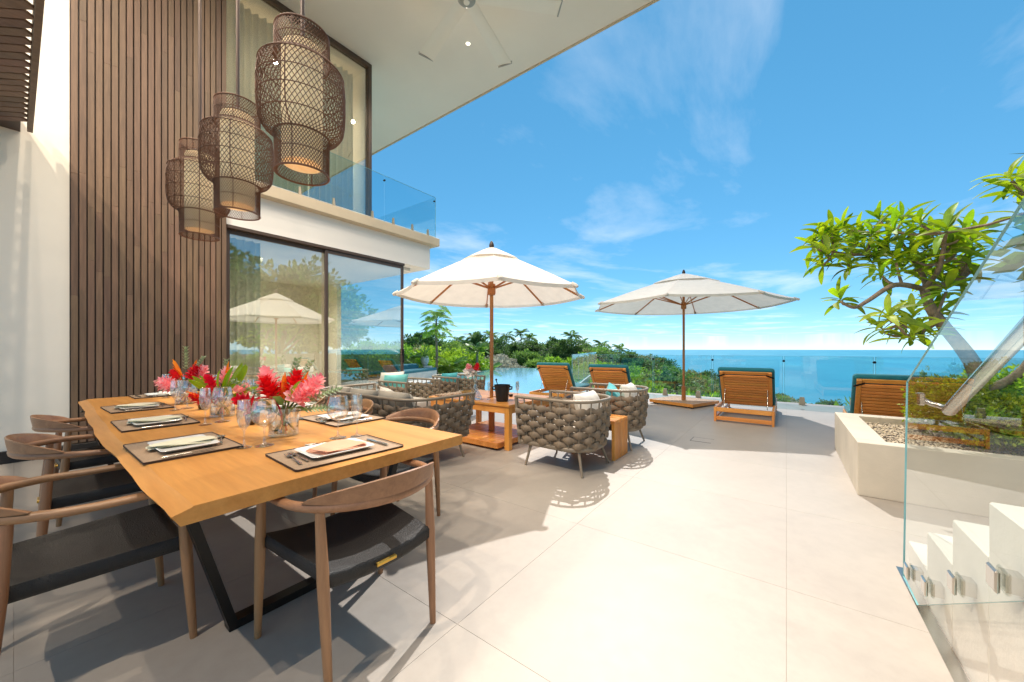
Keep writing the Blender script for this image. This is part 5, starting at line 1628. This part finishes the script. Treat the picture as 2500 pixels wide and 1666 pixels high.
# palm
def frond_mesh(L, nl, lw, ll, arch, seed, mat='palm_leaf'):
    r_ = random.Random(seed); m = MB()
    def pt(t): return Vector((L * t * (1 - .18 * t), 0, L * (.42 * t - arch * t * t)))
    m.tube([pt(k / 8) for k in range(9)], [.03 * (1 - .85 * k / 8) for k in range(9)], 4)
    for k in range(nl):
        t = .12 + .88 * k / nl
        p = pt(t); tg = (pt(min(1, t + .02)) - pt(t - .02)).normalized()
        w = math.sin(math.pi * min(1, t * .9 + .12)) ** .6
        for s in (-1, 1):
            d = tg * .55 + Vector((0, s, 0)) * .9 + Vector((0, 0, -.30 - .25 * r_.random()))
            leaf_quad(m, p, d, Vector((0, 0, 1)), ll * w * r_.uniform(.85, 1.1), lw)
    return m.mesh('frond', mat)
fr_a = frond_mesh(2.3, 30, .035, .62, .62, 1); fr_b = frond_mesh(1.9, 26, .035, .55, .95, 2); fr_c = frond_mesh(1.5, 24, .028, .5, .35, 3)
fr_far = frond_mesh(2.6, 14, .09, .8, .75, 4, 'leaf_mid')
def palm(label, x, y, H, nf, sc, seed, group=None, far=False, z=None, cat='palm', lean=0.05, meshes=None):
    r_ = random.Random(seed)
    t = thing('palm_tree', label, cat, (x, y, land(x, y) if z is None else z), r_.uniform(0, 6.28), group)
    tp = Vector((lean * H * r_.uniform(-1, 1), lean * H * r_.uniform(-1, 1), H))
    MB().tube([(0, 0, -.5), tp * .5 + Vector((.02 * H, 0, 0)), tp], [.16 * sc, .12 * sc, .10 * sc], 8).build('trunk', 'bark_grey', t, 60)
    for k in range(nf):
        me = (fr_far if far else r_.choice(meshes or (fr_a, fr_b, fr_c)))
        M = Matrix.Translation(tp) @ Matrix.Rotation(k * 2.4 + r_.uniform(-.2, .2), 4, 'Z') @ Matrix.Rotation(R(28 - 88 * (1 - k / nf) + r_.uniform(-8, 8)) * -1 if False else R(r_.uniform(-58, 12)), 4, 'Y') @ Matrix.Scale(sc * r_.uniform(.85, 1.1), 4)
        link_mesh('frond', me, t, M)
    return t

def fs(f, s):
    """point at distance f out along the valley and s across it"""
    return f * A.x + s * B.x, f * A.y + s * B.y
rs = random.Random(77)
# forest on the hillside behind the pool; nearer rows first
far_lab = 'tree in the distant forest on the ridge behind the pool'
mid_lab = 'tree on the green slope between pool and ridge'
names = {id(K_round): 'rounded green ', id(K_dark): 'dense dark green ', id(K_olive): 'dry olive ', id(K_grey): 'greyish ', id(K_tall): 'tall dark '}
for (f, s0, s1, n, smin, smax, lab, grp) in ((118, -40, 46, 30, 1.15, 1.6, far_lab, 'trees of the far ridge'), (100, -34, 40, 24, 1.1, 1.55, far_lab, 'trees of the far ridge'),
                                   (84, -28, 34, 20, 1.0, 1.35, far_lab, 'trees of the far ridge'), (66, -24, 26, 15, .9, 1.2, mid_lab, 'trees of the middle slope'), (50, -18, 21, 10, .8, 1.05, mid_lab, 'trees of the middle slope')):
    for k in range(n):
        s = s0 + (s1 - s0) * (k + rs.uniform(.1, .9)) / n; ff = f + rs.uniform(-7, 7)
        x, y = fs(ff, s)
        kd = rs.choice((K_round, K_dark, K_olive, K_grey, K_round, K_dark, K_tall))
        kd.put('forest_tree', names[id(kd)] + lab, 'tree', x, y, rs.uniform(smin, smax) * (.82 if kd is K_tall else 1), rs.uniform(0, 6.28), grp + ' ' + names[id(kd)].strip())
# palms standing above the ridge
for k, s in enumerate((-15, -11, -6.5, -2, 3, 5.5, 17, 20.5, 27.5, 30)):
    x, y = fs(104 + (k % 3) * 4, s)
    palm('small coconut palm standing out above the far ridge', x, y, rs.uniform(9.8, 11.6), 17, rs.uniform(1.25, 1.5), 300 + k, 'palms of the far ridge', True)
# seaward slope seen through and above the glass balustrade
for (f, s, k_, sc) in ((62, 26, K_round, 1.0), (58, 29.5, K_dark, .95), (66, 32, K_olive, 1.0), (56, 33, K_round, .9), (60, 36.5, K_dark, .9), (50, 24, K_olive, .85), (46, 27.5, K_dark, .8),
                       (44, 31, K_round, .75), (52, 38, K_olive, .8), (55, 42, K_dark, .8), (48, 35, K_grey, .75), (58, 46, K_round, .8), (50, 41, K_olive, .7), (46, 38.5, K_dark, .7), (60, 52, K_olive, .8),
                       (40, 20, K_round, .75), (36, 22, K_dark, .65), (34, 17, K_olive, .6), (52, 46, K_dark, .7), (70, 40, K_round, 1.0), (44, 44, K_olive, .6), (64, 58, K_dark, .8), (42, 48, K_round, .6)):
    x, y = fs(f, s)
    k_.put('slope_tree', names[id(k_)] + 'tree on the seaward slope below the terrace', 'tree', x, y, sc, rs.uniform(0, 6.28), 'trees of the seaward slope ' + names[id(k_)].strip())
for k, (f, s) in enumerate(((30, 23), (27, 19.5), (34, 27))):
    x, y = fs(f, s); palm('feathery palm on the seaward slope just below the balustrade', x, y, 1.6, 16, .8, 400 + k, 'palms of the seaward slope')

# planting just beyond the pool and the terrace
GS = [
    (22.2, 12.6, .85, K_bright, 'bright green leafy shrub beyond the infinity edge left of the lounger', -1.6), (22.6, 11.2, .95, K_bright, 'bright green leafy shrub beyond the infinity edge behind the lounger', -1.6),
    (22.3, 9.8, .8, K_bright, 'bright green leafy shrub at the right end of the infinity edge', -1.6), (21.6, 8.6, .75, K_bright, 'bright green leafy shrub behind the second lounger', -1.6),
    (19.4, 6.8, .75, K_feath, 'feathery yellow green shrub mass behind the pool balustrade', -1.9), (17.6, 5.7, .62, K_feath, 'feathery yellow green shrub in the garden right of the pool', -1.8),
    (16.2, 6.6, .55, K_feath, 'small feathery shrub against the pool balustrade', -1.7), (15.6, 5.0, .5, K_feath, 'low feathery shrub just outside the terrace corner', -1.7),
    (18.0, 4.4, .8, K_round, 'round green tree below the terrace behind the far umbrella', -4.9), (14.6, 3.4, .45, K_dark, 'dark leafy bush below the terrace left of the umbrella pole', -2.7),
    (13.6, 4.4, .36, K_round, 'green bush close outside the terrace balustrade', -1.9), (16.4, 1.6, .55, K_dark, 'dark bush below the terrace right of the umbrella pole', -3.9),
    (12.0, 16.6, .85, K_bright, 'light green bush behind the papaya tree', -.9), (13.8, 16.4, .9, K_bright, 'light green bush behind the fan palm', -1.0), (15.4, 16.0, .85, K_bright, 'light green bush left of the upright palm', -1.0),
    (17.0, 15.9, .85, K_bright, 'light green bush beside the umbrella pole at the far pool edge', -1.2), (10.4, 15.6, .7, K_feath, 'feathery green bush behind the urn', -.6), (9.2, 15.2, .8, K_bright, 'light green bush behind the bench beside the house corner', -.6),
    (14.6, 15.0, .55, K_bright, 'low yellow green bush at the left pool edge', -.6), (12.4, 14.9, .5, K_bright, 'low yellow green bush right of the urn', -.4),
    (19.4, 20.5, .75, K_dark, 'dark tree beyond the pool behind the umbrella pole', -3.6), (24.0, 19.0, .95, K_grey, 'broad greyish tree beyond the infinity edge', -4.3), (27.5, 17.0, .85, K_round, 'broad green tree beyond the infinity edge', -4.3),
    (29, 13.6, .8, K_olive, 'olive tree beyond the infinity edge behind the lounger', -4.4), (30, 10, .75, K_dark, 'dark tree beyond the garden right of the pool', -4.6), (20, 24, .9, K_olive, 'olive tree far behind the pool near the house', -3.8)]
for k, (x, y, sc, kd, lab, z) in enumerate(GS):
    kd.put('garden_shrub' if kd in (K_bright, K_feath) else 'garden_tree', lab, 'shrub' if kd in (K_bright, K_feath) else 'tree', x, y, sc, rs.uniform(0, 6.28), None, z)
palm('bushy fan of palm fronds behind the pool left of the umbrella pole', 13.4, 13.95, .25, 26, .62, 501, None, False, -.1, 'palm', .02)
palm('upright dark palm behind the pool near the umbrella pole', 15.9, 14.3, 1.35, 20, .62, 502, None, False, -.3, 'palm', .02, (fr_c, fr_c, fr_b))
palm('arching palm beside the house corner', 10.7, 13.95, .75, 18, .6, 503, None, False, -.1, 'palm', .02)
palm('low palm right beside the umbrella pole', 17.4, 14.8, .5, 18, .7, 504, None, False, -1.0, 'palm', .02)
palm('low palm clump just outside the balustrade by the far umbrella', 13.2, 2.6, .25, 18, .62, 505, None, False, -1.15, 'palm', .02)
palm('low palm outside the balustrade right of the middle lounger', 13.4, -.9, .15, 18, .55, 506, None, False, -1.5, 'palm', .02)
palm('small palm outside the balustrade left of the right lounger', 15.4, -1.9, .2, 16, .55, 507, None, False, -2.1, 'palm', .02)
# leafy ground plants against the balustrade
def leafy_plant(seed, nst, H, L):
    r_ = random.Random(seed); m = MB()
    for k in range(nst):
        a = r_.uniform(0, 6.28); b = Vector((math.cos(a), math.sin(a), 0)) * r_.uniform(.05, .35)
        e = b * 1.6 + Vector((0, 0, H * r_.uniform(.6, 1)))
        for q in range(9):
            p = b.lerp(e, .35 + .65 * q / 9)
            d = Vector((math.cos(q * 2.4 + k), math.sin(q * 2.4 + k), .45))
            pt_ = petal(L * r_.uniform(.7, 1.1), L * .26, .5, 3)
            pt_.xf(Matrix.Translation(p) @ d.to_track_quat('Z', 'X').to_matrix().to_4x4()); m.add(pt_.v, pt_.f)
    return m.mesh('leaves', 'leaf_bright', 60)
lp = [leafy_plant(k, 9, .9, .26) for k in range(3)]
for k in range(16):
    x = 11.3 + rs.uniform(0, 1.2); y = .9 + k * .30 if k < 14 else -1.4 - (k - 14) * .7
    t = thing('leafy_plant', 'low glossy leafy plant growing just outside the terrace balustrade', 'plant', (x, y, -.75 - rs.uniform(0, .25)), rs.uniform(0, 6.28), 'leafy plants along the balustrade')
    t.scale = (1, 1, rs.uniform(.8, 1.15))
    o = link_mesh('leaves', lp[k % 3], t); o['kind'] = 'stuff'
    MB().tube([(0, 0, -.4), (0, 0, .4)], .02, 6).build('stem', 'stem_green', t, 60)
# papaya tree
pp_ = thing('papaya_tree', 'slender papaya tree with airy umbrella crown beyond the house corner', 'tree', (12.63, 14.1, -.05), 0); pp_.scale = (.66, .66, .66)
MB().tube([(0, 0, -.5), (.06, 0, 1.6), (.02, .04, 3.2), (0, 0, 4.2)], [.11, .10, .085, .05], 10).build('trunk', 'bark_grey', pp_, 60)
pleaf = MB(); r_ = random.Random(4)
for k in range(9):
    a = R(-120 + 30 * k); L = .42 * (1 - .25 * abs(k - 4) / 4)
    d = Vector((math.cos(a), math.sin(a), -.25))
    for q in range(5):
        p = d * L * (.15 + .2 * q)
        for s in (-1, 1):
            leaf_quad(pleaf, p, d + Vector((-d.y, d.x, 0)) * s * .7 + Vector((0, 0, -.15)), Vector((0, 0, 1)), .19 * (1 - .08 * q), .032)
pl_me = pleaf.mesh('leaf', 'leaf_bright')
pc = MB().tube([(0, 0, 4.0), (0, 0, 4.35)], [.06, .02], 8).build('crown', 'stem_green', pp_, 60)
for k in range(30):
    a = k * 2.4; el = R(62 - 84 * (k / 30) ** .8); L = r_.uniform(.75, 1.3)
    base = Vector((0, 0, 4.25 - .9 * k / 30))
    e = base + Vector((math.cos(a) * math.cos(el), math.sin(a) * math.cos(el), math.sin(el))) * L
    MB().tube([base, base.lerp(e, .5) + Vector((0, 0, .05)), e], [.014, .011, .008], 5).build('leaf_stalk', 'stem_green', pp_, 60)
    link_mesh('leaf', pl_me, pc, Matrix.Translation(e) @ Matrix.Rotation(a, 4, 'Z') @ Matrix.Rotation(R(20 + r_.uniform(-15, 30)), 4, 'Y') @ Matrix.Scale(r_.uniform(.9, 1.25), 4))

# ---- frangipani tree in the planter
def plumeria_leaf(L, w, arch, fold):
    m = MB()
    def fn(a, b):
        ww = w * (math.sin(math.pi * (b * .93 + .035)) ** .75) * (1 - .2 * (1 - b))
        x = (a * 2 - 1)
        return (b * L * (1 - .25 * arch * b), x * ww, fold * abs(x) * ww - arch * L * b * b * .8 + .03 * L * math.sin(b * 3))
    m.grid(fn, 4, 7)
    return m.mesh('leaf', 'plumeria_leaf', 60)
PL = [plumeria_leaf(.30, .035, .2, .35), plumeria_leaf(.27, .037, .45, .3), plumeria_leaf(.23, .033, .1, .4), plumeria_leaf(.31, .036, .6, .25)]
frt = thing('frangipani_tree', 'spreading frangipani tree with long leaves growing from the planter box', 'tree', (0, 0, 0))
def seg(pts, rad, name='branch'):
    # smooth by Catmull-Rom
    P = [Vector(p) for p in pts]; out = []; ro = []
    for i in range(len(P) - 1):
        p0 = P[max(i - 1, 0)]; p1 = P[i]; p2 = P[i + 1]; p3 = P[min(i + 2, len(P) - 1)]
        for k in range(5):
            t = k / 5
            out.append(.5 * ((2 * p1) + (p2 - p0) * t + (2 * p0 - 5 * p1 + 4 * p2 - p3) * t * t + (3 * p1 - p0 - 3 * p2 + p3) * t ** 3))
            ro.append(rad[i] + (rad[i + 1] - rad[i]) * t)
    out.append(P[-1]); ro.append(rad[-1])
    return MB().tube(out, ro, 10).build(name, 'bark', frt, 60)
BR = {
    'trunk': [(5.34, -1.47, 0.45), (5.35, -1.45, 0.84), (5.35, -1.39, 1.14), (5.4, -1.2, 1.53), (5.43, -1.14, 1.69), (5.45, -1.11, 1.85)],
    'b1': [(5.45, -1.11, 1.85), (5.18, -0.86, 1.88), (4.96, -0.64, 1.72), (4.85, -0.53, 1.65), (4.73, -0.42, 1.7)],
    'b2': [(5.45, -1.11, 1.85), (5.59, -1.15, 1.93), (5.68, -1.11, 2.12), (5.75, -1.03, 2.34), (5.75, -0.95, 2.53)],
    'b3': [(5.45, -1.11, 1.85), (5.58, -1.32, 1.91), (5.76, -1.47, 2.03), (5.86, -1.44, 2.15), (5.9, -1.32, 2.24), (5.84, -1.07, 2.29), (5.68, -0.61, 2.32), (5.57, -0.38, 2.38)],
    'b4': [(5.45, -1.11, 1.85), (5.29, -1.17, 2.0), (5.17, -1.18, 2.21), (5.09, -1.15, 2.31)],
    'b5': [(5.4, -1.2, 1.53), (5.07, -0.96, 1.45), (4.87, -0.77, 1.53)],
    'b6': [(5.4, -1.2, 1.53), (5.49, -1.1, 1.42), (5.48, -0.92, 1.38), (5.45, -0.8, 1.44)],
    'b7': [(5.35, -1.45, 0.84), (5.45, -1.73, 1.07), (5.46, -1.91, 1.65), (5.27, -1.82, 2.27), (5.07, -1.63, 2.56)],
}
ROS = [(5.63, -0.33, 2.54), (5.67, -0.26, 2.46), (5.77, -0.35, 2.25), (5.99, -0.5, 2.56), (5.85, -0.59, 2.35), (6.0, -0.87, 2.74), (5.35, -0.89, 2.44), (5.57, -0.74, 2.47), (6.17, -1.08, 2.74), (5.1, -1.02, 2.42), (5.38, -1.15, 2.35), (4.76, -1.1, 2.25), (5.24, -1.31, 2.29), (5.71, -1.49, 2.29), (5.25, -1.24, 2.2), (5.18, -0.77, 1.98), (5.34, -0.89, 2.15), (5.58, -0.76, 2.19), (5.7, -1.11, 2.31), (5.96, -1.24, 2.06), (6.06, -1.43, 2.15), (5.6, -1.43, 2.1), (5.91, -1.46, 1.96), (5.24, -1.21, 1.79), (4.83, -0.43, 1.72), (4.55, -0.72, 1.51), (5.04, -0.75, 1.44), (5.35, -0.96, 1.47), (5.23, -1.05, 1.38), (4.8, -0.89, 1.35), (5.78, -1.23, 1.7), (5.73, -1.27, 1.59), (5.53, -0.61, 2.4), (6.1, -0.71, 2.64), (5.03, -1.53, 2.67), (5.2, -1.62, 2.61), (4.76, -1.51, 2.32), (5.54, -1.82, 2.79), (5.75, -0.43, 2.61), (6.0, -0.56, 2.7), (6.08, -0.75, 2.44), (5.53, -0.86, 2.35), (5.66, -1.05, 2.45), (5.51, -1.13, 2.25), (5.57, -1.23, 2.13), (5.45, -1.32, 2.17), (5.67, -0.8, 2.28), (5.68, -1.0, 2.09), (5.25, -1.02, 2.1), (5.69, -1.29, 1.93), (5.45, -0.37, 2.29), (5.51, -0.56, 2.16), (6.27, -1.67, 2.51), (5.06, -0.96, 1.53)]
BARK = {'trunk': [.10, .092, .082, .066, .056, .048], 'b1': [.034, .03, .024, .02, .015], 'b2': [.036, .032, .027, .022, .016], 'b3': [.042, .04, .036, .033, .03, .025, .019, .014],
        'b4': [.03, .026, .02, .015], 'b5': [.026, .02, .014], 'b6': [.026, .021, .017, .013], 'b7': [.05, .046, .04, .03, .02]}
BARK = {k_: [q * (.72 if k_ == 'trunk' else .8) for q in v_] for k_, v_ in BARK.items()}
PTS = []
for k_, pts in BR.items():
    seg(pts, BARK[k_], 'trunk' if k_ == 'trunk' else 'branch')
    if k_ != 'trunk':
        PV = [Vector(p) for p in pts]
        for i in range(len(PV) - 1):
            for q in range(4): PTS.append(PV[i].lerp(PV[i + 1], q / 4))
        PTS.append(PV[-1])
r_ = random.Random(31)
fcrown = MB()
crown_e = MB().lathe([(0, -.01), (.02, 0), (.018, .02), (0, .03)], 8, ROS[0]).build('crown', 'stem_green', frt, 60)
count = 0
extra = MB()
cc = Vector((5.6, -.6, 1.5))
for n_i, c in enumerate(ROS):
    c = Vector(c)
    near = min(PTS, key=lambda p: (p - c).length + (.15 if p.z > c.z else 0))
    axis = (c - near)
    if axis.length < .05: axis = Vector((0, 0, 1))
    axis = (axis.normalized() * .5 + Vector((0, 0, .9))).normalized()
    if (c - near).length > .03:
        MB().tube([near, near.lerp(c, .6) - Vector((0, 0, .02)), c], [.014, .012, .011], 6).build('branch', 'bark', frt, 60)
    nl = 12
    Q = axis.to_track_quat('Z', 'X').to_matrix().to_4x4()
    for k in range(nl):
        el = R(60 - 84 * k / nl + r_.uniform(-12, 12))
        M = Matrix.Translation(c + axis * (.04 - .07 * k / nl)) @ Q @ Matrix.Rotation(k * 2.4 + r_.uniform(-.25, .25), 4, 'Z') @ Matrix.Rotation(-el, 4, 'Y') @ Matrix.Rotation(r_.uniform(-.4, .4), 4, 'X') @ Matrix.Scale(r_.uniform(.66, 1.02), 4)
        me = r_.choice(PL)
        if count < 300:
            link_mesh('leaf', me, crown_e, M); count += 1
        else:
            extra.add([M @ v.co for v in me.vertices], [tuple(p.vertices) for p in me.polygons])
extra.build('foliage', 'plumeria_leaf', crown_e, 60, 'stuff')

# ---- shrubs in the planter
def bush_mesh(seed, rx, rz, n, leaf, mat, conic=0.0):
    m = crown(seed, rx, rz, n, 22, leaf, rx * .24, .05, .35, rz * .9)
    if conic:
        top_ = max(v[2] for v in m.v)
        m.v = [(x * (1 - conic * max(0, z / top_)), y * (1 - conic * max(0, z / top_)), z) for x, y, z in m.v]
    return m.mesh('foliage', mat)
shr = [(4.98, -1.36, .30, .27, 200, .040, 'conifer_leaf', 0.0, 'low golden green shrub spreading over the gravel just behind the glass'), (5.72, -1.62, .36, .40, 220, .042, 'leaf_bright', 0.0, 'light green shrub at the back of the planter right of the golden sprig'), (5.22, -1.30, .38, .33, 260, .040, 'conifer_leaf', 0.0, 'golden green bushy conifer shrub in the planter behind the glass'), (5.55, -1.12, .16, .38, 90, .03, 'conifer_leaf', .6, 'upright golden conifer sprig at the back of the planter'),
       (4.85, -1.75, .36, .30, 220, .040, 'leaf_bright', 0.0, 'bright green shrub in the planter right of the golden conifer'), (5.45, -1.95, .46, .42, 260, .042, 'leaf_bright', 0.0, 'larger bright green shrub farther right in the planter'),
       (4.85, -2.2, .34, .44, 190, .040, 'leaf_mid', .4, 'conical green shrub near the right edge of the photo'), (5.75, -1.5, .26, .34, 120, .034, 'leaf_mid', 0.0, 'green shrub at the back of the planter by the tree trunk')]
for k, (x, y, rx, rz, n, lf, mt, con, lb) in enumerate(shr):
    t = thing('planter_shrub', lb, 'shrub', (x, y, PZ - .09), 0)
    o = link_mesh('foliage', bush_mesh(60 + k, rx, rz, n, lf, mt, con), t); o['kind'] = 'stuff'
    mm = MB()
    for q in range(4):
        a = q * 1.6 + k
        MB().tube([(0, 0, -.02), (.05 * math.cos(a), .05 * math.sin(a), rz * .5), (rx * .5 * math.cos(a), rx * .5 * math.sin(a), rz * 1.1)], [.012, .009, .004], 6).build('stem', 'bark', t, 60)
# trees on the far side of the stair (they show in the reflections of the house glass)
for k, (x, y, sc, kd, lb) in enumerate(((7.6, -6.6, 1.0, K_dark, 'dark leafy tree beyond the planter reflected in the house glass'), (10.6, -8.2, 1.1, K_round, 'green tree beyond the terrace end reflected in the house glass'),
                                        (4.6, -8.6, 1.25, K_dark, 'tall dark tree beside the stair reflected in the house glass'))):
    kd.put('garden_tree', lb, 'tree', x, y, sc, k * 1.3, None, -1.2)
palm('tall palm beyond the planter reflected in the house glass', 9.2, -5.4, 4.0, 16, 1.0, 601, None, False, -1.0)
gw = MB().box(.5, 10.6, -6.35, -6.15, .0, 1.0).build('garden_wall', 'planter_stone', None); tag(gw, 'low cream garden wall closing the terrace at far right', 'wall')
